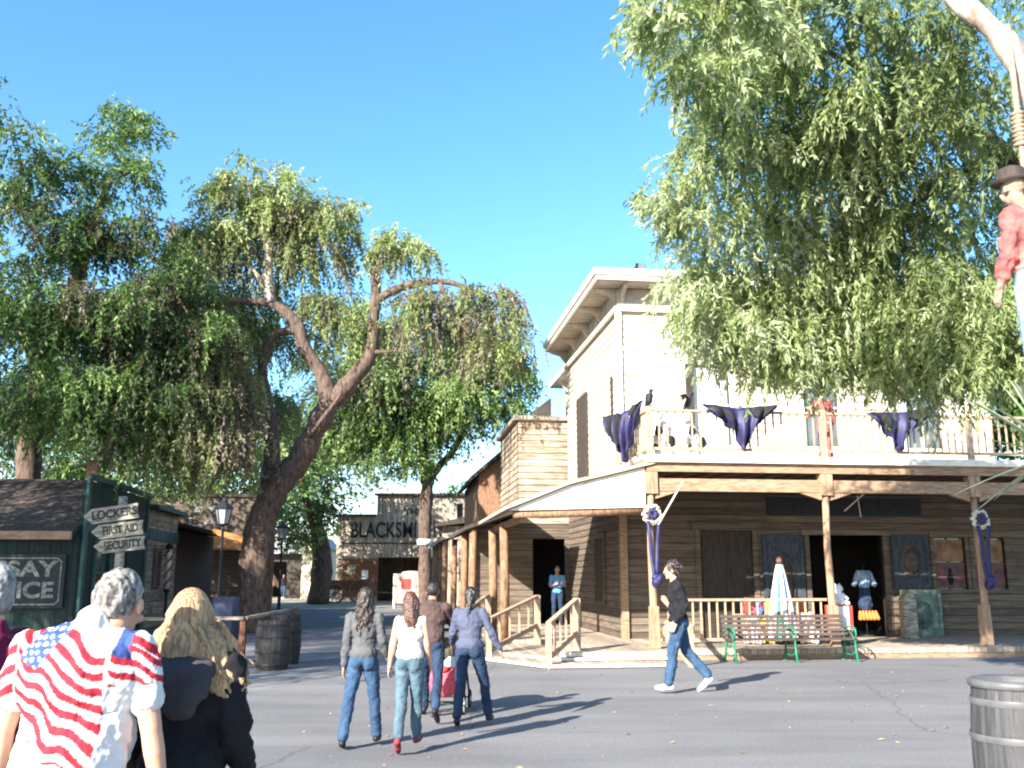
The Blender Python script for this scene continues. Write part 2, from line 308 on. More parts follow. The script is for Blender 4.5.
    def build(s, name, m, parent=None, loc=None, rot=None, fix=True, bevel=0): return link(name, s.mesh(name, fix, bevel), m, parent, loc, rot)

def text(name, s, size, m, parent, loc, rot, ext=.006, off=.01, sx=1, align='CENTER', fit=None):
    cu = bpy.data.curves.new(name, 'FONT'); cu.body = s; cu.size = size; cu.extrude = ext; cu.offset = off*size; cu.align_x = align; cu.align_y = 'CENTER'
    o = bpy.data.objects.new('tmp_text', cu); COL.objects.link(o); bpy.context.view_layer.update()
    me = bpy.data.meshes.new_from_object(o.evaluated_get(bpy.context.evaluated_depsgraph_get())); bpy.data.objects.remove(o); me.name = name
    q = link(name, me, None, parent, loc, rot); me.materials.clear(); me.materials.append(m); 
    if fit: xs = [v.co.x for v in me.vertices]; sx = fit/(max(xs)-min(xs))
    q.scale = (sx, 1, 1); return q

# ------------------------------------------------------------------ building frame of the right-hand row
YAW = R(7.2); CA, SA = math.cos(YAW), math.sin(YAW); OX, OY = 2.76, 19.7
def B(u, w_, z=0): return Vector((OX+CA*u-SA*w_, OY+SA*u+CA*w_, z))

def siding(mb, o, d, nrm, length, z0, z1, lap=.19, openings=(), proud=.022, top=None):
    """lapped boards on a wall: o=(x,y) start, d run direction, nrm outward"""
    cuts = sorted(set([z0, z1]+[z0+lap*i for i in range(1, int((z1-z0)/lap)+1) if z0+lap*i < z1-.02]+[c for a in openings for c in (a[2], a[3]) if z0 < c < z1]))
    d = Vector((d[0], d[1], 0)); nrm = Vector((nrm[0], nrm[1], 0)); o = Vector((o[0], o[1], 0))
    for a, b in zip(cuts, cuts[1:]):
        base = math.floor((a-z0+1e-5)/lap)*lap+z0; fa = proud-(a-base)/lap*(proud-.004); fb = proud-(b-base)/lap*(proud-.004)
        mid = (a+b)/2; segs = [(0, length)]
        for s0, s1, za, zb in openings:
            if za < mid < zb:
                ns = []
                for p, q in segs:
                    if s1 <= p or s0 >= q: ns.append((p, q))
                    else:
                        if s0 > p: ns.append((p, s0))
                        if s1 < q: ns.append((s1, q))
                segs = ns
        for p, q in segs:
            A = [o+d*p+nrm*fa+Vector((0, 0, a)), o+d*q+nrm*fa+Vector((0, 0, a)), o+d*q+nrm*fb+Vector((0, 0, b)), o+d*p+nrm*fb+Vector((0, 0, b))]
            mb.add(A, [(0, 1, 2, 3)])
            if abs(a-base) < 1e-4 and a > z0: mb.add([o+d*p+nrm*.004+Vector((0, 0, a)), o+d*q+nrm*.004+Vector((0, 0, a)), A[1], A[0]], [(0, 1, 2, 3)])
    return mb
def wallbox(mb, o, d, nrm, length, z0, z1, th, openings=()):
    """solid wall with openings, thickness th going inward (against nrm)"""
    zs = sorted(set([z0, z1]+[c for a in openings for c in (a[2], a[3]) if z0 < c < z1]))
    d3 = Vector((d[0], d[1], 0)); n3 = Vector((nrm[0], nrm[1], 0)); o = Vector((o[0], o[1], 0))
    for a, b in zip(zs, zs[1:]):
        segs = [(0, length)]
        for s0, s1, za, zb in openings:
            if za < (a+b)/2 < zb:
                ns = []
                for p, q in segs:
                    if s1 <= p or s0 >= q: ns.append((p, q))
                    else:
                        if s0 > p: ns.append((p, s0))
                        if s1 < q: ns.append((s1, q))
                segs = ns
        for p, q in segs:
            c = o+d3*(p+q)/2-n3*th/2; c.z = (a+b)/2
            m = Matrix((d3, -n3, Vector((0, 0, 1)))).transposed()
            mb.box(c, (q-p, th, b-a), m)
    return mb
# ================================================================== SETTING
g = MB(); g.quad((-700, -300, 0), (700, -300, 0), (700, 900, 0), (-700, 900, 0)); tag(g.build('ground', M['asphalt']), kind='structure')
a = MB(); a.quad((-40, 48, .004), (14, 48, .004), (14, 110, .004), (-40, 110, .004)); tag(a.build('dirt_yard', M['dirt']), kind='structure')
# boardwalk in front of and beside the store
bw = empty('boardwalk', B(0, 0), YAW); tag(bw, kind='structure')
a = MB(); a.b2(-1.45, 15, -.35, 3.0, .10, .20); a.b2(-2.8, .2, 3.0, 9.9, .10, .20); a.b2(-1.95, .1, -.75, -.352, .12, .20); a.build('boardwalk_planks', M['boardwalk'], bw)
a = MB(); a.b2(-1.4, 15, -.33, -.28, 0, .098); a.b2(-2.7, -2.65, 3, 9.9, 0, .098); a.build('boardwalk_skirt', M['wood'], bw)
a = MB(); a.prism([(-2.9, .35), (-2.0, -.95), (.12, -.95), (.12, -.36), (-1.45, -.36), (-1.45, 3.0), (-2.8, 3.0)], 2, .02, .115); a.build('step', M['boardwalk'], bw)
a = MB(); a.prism([(-3.5, .35), (-2.35, -1.75), (.0, -1.75), (.0, -.96), (-2.0, -.96), (-2.95, .35)], 2, .0, .06); a.build('low_step', M['boardwalk'], bw)
for P0, P1, zz in (((-2.0, -.97), (.12, -.97), .10), ((-2.92, .35), (-2.02, -.95), .10), ((-2.35, -1.77), (.0, -1.77), .045), ((-3.52, .35), (-2.37, -1.75), .045)): a = MB(); a.bar((*P0, zz), (*P1, zz), .07, .045); a.build('step_nosing', M['stepwhite'], bw)
a = MB(); a.b2(-1.96, .1, -.79, -.752, .13, .205); a.build('step_nosing', M['stepwhite'], bw)

# ================================================================== STORE (right)
st = empty('store_building', B(0, 0), YAW, 'pale two-storey clapboard store with flat white cornice and railed balcony', 'building', None)
U0, U1, UL, W0, W1 = .25, 9.9, 15.0, 3.0, 9.9
OPF = [(2.1-U0, 3.4-U0, .2, 2.7), (4.82-U0, 6.7-U0, .2, 2.6), (8.02-U0, 8.85-U0, 1.3, 2.55), (9.05-U0, 9.9-U0, 1.3, 2.55), (11.6-U0, 12.8-U0, .2, 2.6)]
UPF = [(2.1-U0, 3.0-U0, 4.75, 6.75), (4.9-U0, 5.8-U0, 4.75, 6.75), (7.6-U0, 8.5-U0, 4.75, 6.75)]
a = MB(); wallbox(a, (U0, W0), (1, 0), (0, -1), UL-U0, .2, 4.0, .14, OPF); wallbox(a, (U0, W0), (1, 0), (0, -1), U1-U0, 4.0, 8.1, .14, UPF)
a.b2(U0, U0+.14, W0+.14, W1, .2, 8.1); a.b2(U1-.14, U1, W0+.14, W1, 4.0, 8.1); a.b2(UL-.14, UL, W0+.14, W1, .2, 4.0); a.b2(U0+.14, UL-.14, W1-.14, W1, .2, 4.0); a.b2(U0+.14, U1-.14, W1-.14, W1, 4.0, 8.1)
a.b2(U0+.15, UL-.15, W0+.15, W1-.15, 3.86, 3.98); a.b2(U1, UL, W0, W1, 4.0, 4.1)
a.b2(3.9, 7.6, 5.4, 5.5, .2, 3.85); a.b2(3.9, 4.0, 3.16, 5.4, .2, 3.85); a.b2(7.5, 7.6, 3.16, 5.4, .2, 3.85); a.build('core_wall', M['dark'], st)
a = MB(); siding(a, (U0, W0), (1, 0), (0, -1), UL-U0, .17, 3.86, .17, OPF); siding(a, (U0, W1), (0, -1), (-1, 0), W1-W0, .17, 3.98, .17); a.build('lower_siding', M['siding_shade_brown'], st, fix=False)
a = MB(); siding(a, (U0, W0), (1, 0), (0, -1), U1-U0, 4.18, 8.1, .19, UPF); siding(a, (U0, W1), (0, -1), (-1, 0), W1-W0, 3.99, 8.1, .19); a.build('upper_siding', M['siding'], st, fix=False)
a = MB(); a.box((U0-.015, W0-.015, 6.1), (.13, .13, 4.0)); a.build('corner_board', M['trim'], st); a = MB(); a.box((U0-.01, W0-.01, 2.1), (.16, .16, 3.9)); a.build('corner_board', M['wood'], st)
a = MB(); a.b2(U0-.045, U1+.04, W0-.045, W1, 8.1, 8.62); a.build('frieze', M['soffit'], st)
a = MB(); a.b2(U0-.12, U1+.1, W0-.12, W0-.046, 8.04, 8.15); a.b2(U0-.12, U0-.046, W0-.046, W1, 8.04, 8.15); a.build('moulding', M['trim'], st)
rf = MB().b2(-.36, U1+.7, 2.42, W1+.2, 8.64, 8.78).build('roof', M['soffit'], st)
a = MB(); a.b2(-.36, U1+.74, 2.42, W1+.22, 8.785, 8.85); a.b2(-.363, U1+.76, 2.34, 2.417, 8.66, 8.87); a.b2(-.44, -.365, 2.34, W1+.22, 8.66, 8.87); a.b2(-.444, U1+.8, 2.29, 2.338, 8.78, 8.93); a.b2(-.50, -.446, 2.29, W1+.24, 8.78, 8.93); a.build('cornice', M['roofedge'], rf)
for k in range(5):
    a = MB(); wv = 3.02+k*1.7
    a.prism([(U0-.05, 8.22), (U0-.05, 8.63), (-.3, 8.63), (-.3, 8.56), (.0, 8.48)], 1, wv, wv+.1); a.build('bracket', M['soffit'], rf)
for uu in (.28, 3.4, 6.6, 9.7):
    a = MB(); a.prism([(W0-.05, 8.22), (W0-.05, 8.63), (2.48, 8.63), (2.48, 8.56), (2.78, 8.48)], 0, uu, uu+.1); a.build('bracket', M['soffit'], rf)
def window(parent, u0, u1, z0, z1, wp, name='window', fm='trim'):
    f = MB(); t = .09
    f.b2(u0-t, u1+t, wp-.055, wp+.02, z1+.001, z1+t+.03); f.b2(u0-t, u0-.001, wp-.05, wp+.02, z0, z1); f.b2(u1+.001, u1+t, wp-.05, wp+.02, z0, z1); f.b2(u0-t-.04, u1+t+.04, wp-.09, wp+.02, z0-.08, z0-.001)
    zc = (z0+z1)/2
    f.b2(u0+.002, u1-.002, wp+.05, wp+.08, zc-.025, zc+.025); f.b2((u0+u1)/2-.015, (u0+u1)/2+.015, wp+.05, wp+.078, z0, zc-.026); f.b2((u0+u1)/2-.015, (u0+u1)/2+.015, wp+.05, wp+.078, zc+.026, z1)
    o = f.build(name, M[fm], parent)
    MB().b2(u0+.001, u1-.001, wp+.085, wp+.093, z0+.001, z1-.001).build('pane', M['glass'], o)
    return o
for (s0, s1, z0, z1) in UPF: window(st, s0+U0, s1+U0, z0, z1, W0)
for s in (2.02,):   # open louvred shutter left of the first window
    a = MB(); a.b2(s-.14, s+.05, W0-.1, W0-.06, 4.75, 6.75); a.build('shutter', M['darkwood'], st)
c = MB(); vs_ = []
for i in range(24): vs_.append((2.13+.84*i/23, W0+.075-.008+.012*math.sin(i*1.7)))
c.add([(x, y-.012, 4.8) for x, y in vs_]+[(x, y-.012, 6.7) for x, y in vs_], [(i, i+1, i+25, i+24) for i in range(23)], True); c.build('curtain', M['curtain'], st)
# side wall shutters
sh = MB(); sh.b2(U0-.07, U0-.026, 6.75, 8.2, 4.35, 6.75); sh.build('shutter', M['darkwood'], st)
sh = MB(); sh.b2(U0-.06, U0-.026, 3.66, 3.80, 4.9, 6.55); sh.build('narrow_shutter', M['darkwood'], st)
for i in range(15): pass
a = MB(); a.b2(U0-.05, U0-.024, 5.0, 6.0, 1.0, 2.5); a.build('side_window', M['darkwood'], st)
a = MB(); a.b2(U0-.07, U0-.024, 4.88, 4.997, .9, 2.6); a.b2(U0-.07, U0-.024, 6.003, 6.12, .9, 2.6); a.b2(U0-.07, U0-.024, 4.88, 6.12, 2.603, 2.72); a.build('side_window_frame', M['siding_shade_brown'], st)
# doors on the front
def door_trim(u0, u1, z1, m=None, t=.12):
    a = MB(); a.b2(u0-t, u0-.002, W0-.06, W0+.02, .2, z1); a.b2(u1+.002, u1+t, W0-.06, W0+.02, .2, z1); a.b2(u0-t-.08, u1+t+.08, W0-.09, W0+.02, z1+.002, z1+.15); a.b2(u0-t-.12, u1+t+.12, W0-.13, W0-.02, z1+.152, z1+.2)
    return a.build('door_frame', m or M['siding_shade_brown'], st)
door_trim(2.1, 3.4, 2.7)
for k in range(2):
    a = MB(); u0 = 2.11+k*.645; a.b2(u0, u0+.635, W0+.03, W0+.07, .21, 2.69)
    for (za, zb) in ((.35, 1.2), (1.35, 2.55)):
        for (xa, xb) in ((.06, .09), (.545, .575)): a.b2(u0+xa, u0+xb, W0+.012, W0+.029, za, zb)
        a.b2(u0+.09, u0+.545, W0+.012, W0+.029, zb-.03, zb); a.b2(u0+.09, u0+.545, W0+.012, W0+.029, za, za+.03)
        for j in range(10): a.b2(u0+.1, u0+.535, W0+.015, W0+.029, za+.06+j*(zb-za-.1)/10, za+.085+j*(zb-za-.1)/10)
    d = a.build('door', M['darkwood'], st)
door_trim(4.82, 6.7, 2.6)
def ornate(u0, u1, z0, z1, wp, name, parent, m1, m2):
    a = MB(); a.b2(u0, u1, wp-.05, wp, z0, z1); w_ = u1-u0
    a.b2(u0+.02, u0+.1, wp-.075, wp-.051, z0+.02, z1-.02); a.b2(u1-.1, u1-.02, wp-.075, wp-.051, z0+.02, z1-.02); a.b2(u0+.101, u1-.101, wp-.075, wp-.051, z1-.12, z1-.02); a.b2(u0+.101, u1-.101, wp-.075, wp-.051, z0+.02, z0+.14)
    o = a.build(name, m1, parent); c = MB(); cu, cz = (u0+u1)/2, (z0+z1)/2; n = 40; ra, rz = w_*.28, (z1-z0)*.32
    for q, (k1, k2) in enumerate(((1, .82), (.72, 0))):
        ring = []
        for i in range(n):
            t = 2*math.pi*i/n; ring.append((math.cos(t), math.sin(t)))
        b = len(c.v)
        c.v += [(cu+ra*k1*x, wp-.072, cz+rz*k1*y) for x, y in ring]+[(cu+ra*max(k2, .02)*x, wp-.085, cz+rz*max(k2, .02)*y) for x, y in ring]+[(cu+ra*k1*x, wp-.05, cz+rz*k1*y) for x, y in ring]
        for i in range(n): j = (i+1) % n; c.f += [(b+i, b+j, b+n+j, b+n+i), (b+i, b+j, b+2*n+j, b+2*n+i)]; c.sm += [True, True]
    c.build('oval_moulding', m2, o); return o
ornate(3.62, 4.66, .2, 2.62, W0-.03, 'ornate_panel', st, M['bluegrey'], M['oval'])
ornate(6.9, 7.86, 1.32, 2.62, W0-.03, 'ornate_panel', st, M['bluegrey'], M['oval'])
o = ornate(6.98, 8.0, .2, 1.3, W0-.16, 'ornate_panel', st, M['greenpanel'], M['greenpanel']); o['label'] = 'peeling green lower panel'
for (s0, s1) in ((8.02, 8.85), (9.05, 9.9)):
    f = window(st, s0, s1, 1.3, 2.55, W0, 'shop_window', 'siding_shade_brown')
    MB().b2(s0+.03, s1-.03, W0+.03, W0+.045, 1.98, 2.5).build('poster', M['poster'], f)
    MB().b2(s0+.03, s1-.03, W0+.03, W0+.045, 1.35, 1.9).build('poster', M['poster2'], f)
    for c_ in ((s0+s1)/2,): a = MB(); a.ell((c_, W0+.028, 1.55), (.09, .006, .14)); a.ell((c_, W0+.028, 1.75), (.055, .006, .07)); a.build('poster_figure', M['dark'], f)
# shop sign board
sg = MB(); sg.b2(3.8, 7.75, W0-.08, W0-.03, 3.08, 3.5); sg = sg.build('sign_board', M['signblack'], st)
a = MB(); a.b2(3.77, 7.78, W0-.1, W0-.02, 3.502, 3.55); a.build('sign_moulding', M['siding_shade_brown'], sg)
a = MB(); x = 4.6
rr = random.Random(4)
while x < 7.2:      # faint, worn away strokes of the old lettering
    h = .2; wv = rr.uniform(.09, .15)
    a.b2(x, x+.022, W0-.086, W0-.081, 3.22, 3.22+h)
    if rr.random() < .6: a.b2(x+wv-.022, x+wv, W0-.086, W0-.081, 3.22, 3.22+h)
    if rr.random() < .6: a.b2(x+.024, x+wv-.024, W0-.086, W0-.081, 3.22+h*.5, 3.22+h*.5+.02)
    x += wv+.07 + (.16 if rr.random() < .12 else 0)
tag(a.build('worn_lettering', M['signred'], sg), kind='stuff')
a = MB(); a.bar((5.55, W0-.5, 3.15), (5.85, W0-1.2, 3.62), .025); a.bar((5.85, W0-.7, 3.0), (5.8, W0-.7, 3.5), .018); a.build('sign_stay', M['trim'], st)
# balcony
UB = 13.5
a = MB(); a.b2(.0, UB, -.12, 2.97, 4.03, 4.10); a.build('balcony_deck', M['trim'], st)
a = MB(); a.b2(.02, UB, -.06, .02, 3.76, 4.025); a.b2(.02, .1, .02, 2.95, 3.76, 4.025); a.build('balcony_fascia', M['wood'], st)
a = MB(); a.b2(-.02, UB+.02, -.16, -.062, 3.95, 4.028); a.build('fascia_trim', M['trim'], st)
for k in range(26): a = MB(); a.b2(.3+k*.52, .36+k*.52, .03, 2.95, 3.84, 4.025); j0 = a.build('joist', M['siding_shade_brown'], st)
a = MB(); a.b2(.3, 3.85, -.02, .1, 3.36, 3.62); a.b2(4.05, 7.2, -.02, .1, 3.36, 3.62); a.b2(7.42, 10.8, -.02, .1, 3.36, 3.62); a.b2(11, UB, -.02, .1, 3.36, 3.62); a.build('porch_beam', M['wood'], st)
POSTS = [.12, 3.93, 7.30, 10.9]
for i, pu in enumerate(POSTS):
    a = MB(); lean = .05 if i == 2 else 0
    a.tube([(pu, .05, .2), (pu+lean*.5, .05, 1.1), (pu-.03+lean, .05, 2.2), (pu, .05, 3.36)], [.085, .08, .07, .07], 10)
    a.b2(pu-.13, pu+.13, -.06, .16, 3.3, 3.75); a.box((pu, .05, .62), (.19, .19, .82), taper=.9)
    for s in (-1, 1):
        if not (i == 0 and s < 0): a.prism([(pu+s*.1, 3.36), (pu+s*.1, 3.2), (pu+s*.55, 3.34), (pu+s*.55, 3.36)], 1, .0, .1)
    a.build('porch_post', M['woodv'], st)
def rail(parent, p0, p1, h0, h1, n, name='railing', m='rail', bw_=.035, top=.05, newels=(True, True), zb=None):
    """sloping railing from p0 to p1 (base points); h0 bottom rail height, h1 top rail height"""
    p0 = Vector(p0); p1 = Vector(p1); up = Vector((0, 0, 1))
    a = MB(); a.bar(p0+up*h1, p1+up*h1, .09, top); a.bar(p0+up*h0, p1+up*h0, .05, .06)
    r = a.build(name, M[m], parent); bme = None
    for k in range(n):
        t = (k+.7)/(n+.4); q = p0.lerp(p1, t)
        if bme is None:
            b = MB(); b.box((0, 0, (h0+h1)/2), (bw_, bw_*.7, h1-h0-.06)); bme = b.mesh('baluster'); bme.materials.append(M[m])
        o = bpy.data.objects.new('baluster', bme); COL.objects.link(o); o.parent = r; o.location = q
    return r
for i in range(3): rail(st, (POSTS[i]+.08, -.02, 4.1), (POSTS[i+1]-.08, -.02, 4.1), .14, .95, 20, 'balcony_railing')
rail(st, (.08, .1, 4.1), (.08, 2.9, 4.1), .14, .95, 15, 'balcony_railing')
for pu in POSTS: a = MB(); a.box((pu, -.02, 4.62), (.11, .11, 1.02)); a.build('railing_post', M['rail'], st)
rail(st, (.32, .12, .2), (3.83, .12, .2), .16, .95, 20, 'porch_railing')
# ramp rail beside the step
a = MB(); a.bar((.3, 0, 1.2), (.3, -1.75, .70), .07, .09); a.bar((.3, 0, .55), (.3, -1.75, .04), .05, .12); a.b2(.26, .34, -1.8, -1.72, 0, .76); a.build('step_handrail', M['rail'], st)
# side porch: gable end, sloping roof, posts
prof = [(-2.95, 2.93), (-1.6, 3.47), (.2, 3.92)]
a = MB(); a.prism(prof+[(p[0], p[1]+.07) for p in prof[::-1]], 1, -.12, 5.6); a.build('side_porch_roof', M['soffit'], st)
a = MB(); a.prism([(-2.85, 2.93), (-1.6, 3.44), (-.01, 3.84), (-.01, 3.02)], 1, -.02, .04); a.build('porch_gable', M['roofedge'], st)
a = MB(); a.tube([(-2.75, .1, 2.86), (-1.2, .08, 2.9), (.1, .08, 2.96)], .075, 8); a.b2(-2.6, -2.5, .2, 5.5, 2.72, 2.86); a.build('porch_log_beam', M['logbark'], st)
for (pu, pw) in ((-2.6, 3.0), (-2.62, 5.3)):
    a = MB(); a.tube([(pu, pw, .2), (pu+.03, pw, 1.4), (pu, pw, 2.8)], [.13, .11, .10], 9); a.build('log_post', M['logbark'], st)
# stair railings (things of their own would move with the steps)
for (l, h, lab) in (((-2.3, -1.5), (-1.5, -.1), 'slanting bare wood stair railing nearest the white low steps'), ((-3.2, .4), (-1.85, 2.8), 'slanting stair railing behind the nearer one, left of the dark doorway'), ((-3.5, 3.4), (-2.75, 5.0), 'short far stair railing between the log porch posts')):
    t = empty('stair_railing', B(*l), YAW, lab, 'railing', 'stair railings on the side steps'); d = (h[0]-l[0], h[1]-l[1])
    a = MB(); a.box((0, 0, .39), (.1, .1, .78)); a.build('newel_post', M['rail'], t)
    a = MB(); a.box((d[0], d[1], .62), (.13, .13, 1.15)); a.build('newel_post', M['rail'], t)
    p1 = Vector((d[0], d[1], .4)); a = MB(); a.bar((0, 0, .78), p1+Vector((0, 0, .78)), .1, .05); a.bar((0, 0, .16), p1+Vector((0, 0, .14)), .05, .1); a.build('handrail', M['rail'], t)
    for k in range(4):
        q = p1*((k+1)/5); a = MB(); a.box((q.x, q.y, q.z+.46), (.035, .035, .62)); a.build('baluster', M['rail'], t)
# floodlight on the roof
t = empty('floodlight', B(.75, 2.7, 8.85), YAW, 'small dark floodlight on the white roof edge of the store', 'floodlight')
a = MB(); a.box((0, 0, .26), (.22, .12, .18), (R(25), 0, .3)); a.build('lamp_housing', M['iron'], t); a = MB(); a.tube([(0, 0, 0), (0, 0, .2)], .02); a.box((0, 0, .01), (.12, .12, .02)); a.build('bracket', M['iron'], t)
a = MB(); a.box((.02, -.06, .25), (.18, .015, .14), (R(25), 0, .3)); a.build('lens', M['lampglass'], t)

# ================================================================== next buildings of the right row
t = empty('rear_building', B(1.25, 9.95), YAW, 'pale clapboard block with white eaves directly behind the store', 'building')
a = MB(); a.b2(.02, 7, .02, 5.7, 0, 8.7); a.build('core_wall', M['dark'], t)
a = MB(); siding(a, (0, 5.7), (0, -1), (-1, 0), 5.7, 0, 8.7); a.build('wall', M['siding'], t, fix=False)
a = MB(); a.b2(-.55, 7.4, -.04, 6.3, 8.7, 8.88); r_ = a.build('roof', M['roofedge'], t)
for k in range(4): a = MB(); a.prism([(-.02, 8.2), (-.02, 8.7), (-.45, 8.7)], 1, .3+k*1.5, .4+k*1.5); a.build('bracket', M['trim'], r_)
t = empty('weathered_building', B(-1.3, 10.2), YAW, 'weathered narrow board building with flat roof beside the pale block', 'building')
OPW = [(.45, 1.45, .2, 2.75)]
a = MB(); wallbox(a, (-1.4, 0), (1, 0), (0, -1), 3.8, .0, 3.2, .12, [(1.85, 2.85, .2, 2.75)]); wallbox(a, (0, 0), (1, 0), (0, -1), 2.4, 3.2, 6.45, .12); a.b2(0, .1, .12, 4.8, 3.2, 6.45); a.b2(0, 2.4, 4.8, 4.9, 0, 6.45); a.b2(-1.4, -1.3, .12, 4.8, 0, 3.2); a.b2(-1.4, 2.4, .12, 4.8, 3.15, 3.25); a.b2(-1.4, 2.4, 1.6, 1.7, 0, 3.1); a.build('core_wall', M['dark'], t)
a = MB(); a.prism([(-1.9, 2.85), (-.02, 3.5), (-.02, 3.6), (-1.9, 2.95)], 1, -3.5, 4.5); a.build('porch_roof', M['shingle'], t)
for wv in (-3.3, -.4, 4.2): a = MB(); a.tube([(-1.7, wv, .0), (-1.68, wv, 2.88)], [.11, .1], 8); a.build('porch_post', M['logbark'], t)
a = MB(); siding(a, (-1.4, 0), (1, 0), (0, -1), 3.8, .0, 3.2, .2, [(1.85, 2.85, .2, 2.75)]); a.build('lower_wall', M['siding_shade_brown'], t, fix=False)
a = MB(); siding(a, (0, 0), (1, 0), (0, -1), 2.4, 3.2, 6.45, .2); siding(a, (0, 4.8), (0, -1), (-1, 0), 4.8, 3.2, 6.45, .2); a.build('upper_wall', M['greywoodh'], t, fix=False)
a = MB(); a.b2(-.15, 2.5, -.12, 5, 6.45, 6.58); a.build('roof', M['soffit'], t)
a = MB(); a.prism([(1.2, 6.58), (1.2, 7.35), (.55, 6.85), (.4, 6.58)], 1, .8, 4.0); a.build('roof_hatch', M['soffit'], t)
t = empty('gabled_building', B(-2.0, 16), YAW, 'orange-brown gabled wooden building at the far end of the right-hand row', 'building')
a = MB(); a.prism([(0, 0), (3.2, 0), (3.2, 5.3), (1.5, 6.6), (0, 5.3)], 1, 0, 7); a.build('wall', M['logbark'], t)
a = MB(); a.prism([(-.35, 5.05), (1.5, 6.62), (3.5, 5.05), (3.5, 5.2), (1.5, 6.8), (-.35, 5.2)], 1, -.3, 7.3); a.build('roof', M['shingle'], t)
a = MB(); a.prism([(-1.5, 2.8), (-.02, 3.4), (-.02, 3.52), (-1.5, 2.92)], 1, -1.8, 8); a.build('porch_roof', M['soffit'], t)
for wv in (-1.6, 1, 3.6, 6.2):
    a = MB(); a.tube([(-1.35, wv, 0), (-1.3, wv, 2.84)], [.12, .1], 8); a.build('porch_post', M['logbark'], t)
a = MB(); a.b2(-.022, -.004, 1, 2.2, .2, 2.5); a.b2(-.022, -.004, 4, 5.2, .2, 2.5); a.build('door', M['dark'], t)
t = empty('far_shed', (-4.0, 55, 0), YAW*.2, 'low dark-roofed shed just right of the blacksmith front', 'shed')
a = MB(); a.b2(0, 5.5, 0, 5, 0, 4.4); a.build('wall', M['greywood'], t); a = MB(); a.prism([(-.4, 4.35), (-.4, 4.5), (3, 5.3), (5.9, 5.3), (5.9, 5.1)], 1, -.6, 5.6); a.build('roof', M['shingle'], t)
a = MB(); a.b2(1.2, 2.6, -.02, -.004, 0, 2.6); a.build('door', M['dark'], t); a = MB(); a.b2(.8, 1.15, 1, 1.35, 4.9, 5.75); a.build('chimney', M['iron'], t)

# ================================================================== blacksmith and far left
t = empty('blacksmith_building', (-11.3, 62, 0), 0, 'grey plank building lettered as a blacksmith with a wide dark doorway', 'building')
a = MB(); wallbox(a, (0, 0), (1, 0), (0, -1), 9.8, 0, 5.35, .15, [(2.7, 7.0, 0, 2.75), (.3, 2.2, 0, .01)]); a.b2(2.55, 8.6, .0, .13, 5.352, 6.7); a.build('front_wall', M['greywood'], t)
a = MB(); a.b2(0, .15, .152, 7, 0, 5.1); a.b2(9.65, 9.8, .152, 7, 0, 5.1); a.b2(0, 9.8, 7, 7.15, 0, 5.1); a.b2(.15, 9.65, .152, 7, 5.0, 5.1); a.build('side_wall', M['greywood'], t)
a = MB(); a.b2(-.3, 2.52, -.35, .1, 5.36, 5.5); a.b2(8.62, 10.1, -.35, .1, 5.36, 5.5); a.b2(2.4, 8.75, -.3, .14, 6.705, 6.85); a.b2(-.2, 10, .5, 7.4, 5.36, 5.5); a.build('roof', M['shingle'], t)
text('lettering', "BLACKSMITH'S", 1.4, M['signblack'], t, (3.95, -.03, 4.45), (R(90), 0, 0), .01, .015, 1, fit=6.1); text('lettering', "THE", .55, M['signblack'], t, (4.9, -.03, 5.65), (R(90), 0, 0), .01, .03, 1.2)
a = MB(); a.b2(.3, 9.0, -.06, -.004, 3.62, 3.7); a.build('batten', M['darkwood'], t)
a = MB(); a.b2(.45, 2.65, -.08, -.01, .3, 2.7); d_ = a.build('sliding_door', M['wagon'], t); a = MB(); a.b2(.75, 1.3, -.11, -.082, 1.7, 2.3); a.build('notice', M['signboard'], d_); a = MB(); a.b2(1.7, 2.1, -.11, -.082, 1.4, 1.95); a.build('notice', M['white'], d_)
# wagon with big wheel
t = empty('farm_wagon', (-9.6, 58.5, 0), R(12), 'old brown farm wagon with spoked wheels parked before the blacksmith', 'wagon')
a = MB(); a.b2(-1.4, .7, -.5, .5, .8, 1.35); a.build('wagon_box', M['wagon'], t, bevel=.02)
for (x, y, r) in ((.45, -.65, .68), (.45, .65, .68), (-1.05, -.65, .55), (-1.05, .65, .55)):
    a = MB(); n = 24
    a.tube([(x+r*math.cos(2*math.pi*i/n), y, r+r*math.sin(2*math.pi*i/n)) for i in range(n+1)], .05, 6, cap=False)
    for k in range(10): q = 2*math.pi*k/10; a.bar((x, y, r), (x+r*math.cos(q), y, r+r*math.sin(q)), .04, .04, up=(0, 1, 0))
    a.tube([(x, y-.08, r), (x, y+.08, r)], .11, 8); a.build('wheel', M['wheelwood'], t)
a = MB(); a.bar((.7, 0, .7), (3.0, -.2, .55), .07); a.build('drawbar', M['wheelwood'], t)
# far barn and white wall building
t = empty('far_barn', (-21.5, 70, 0), 0, 'far open barn with grey roof and dark interior at the street end', 'barn')
a = MB(); wallbox(a, (0, 0), (1, 0), (0, -1), 6.6, 0, 3.2, .15, [(1.0, 5.2, 0, 2.6)]); a.b2(0, .15, .15, 6, 0, 3.2); a.b2(6.45, 6.6, .15, 6, 0, 3.2); a.b2(0, 6.6, 6, 6.15, 0, 3.2); a.build('wall', M['darkwood'], t)
a = MB(); a.prism([(-.6, 3.2), (3.0, 5.9), (-.6+.0, 3.35)], 0, -.5, -.45); a.v = []; a.f = []; a.sm = []
a.prism([(-.7, 3.15), (-.7, 3.25), (3.2, 5.3), (6.6, 3.25), (6.6, 3.15), (3.2, 5.15)], 0, -.4, 7.0); a.build('roof', M['tinroof'], t)
t = empty('cream_building', (-15.0, 69, 0), 0, 'sunlit cream stucco wall standing right of the far open barn', 'building')
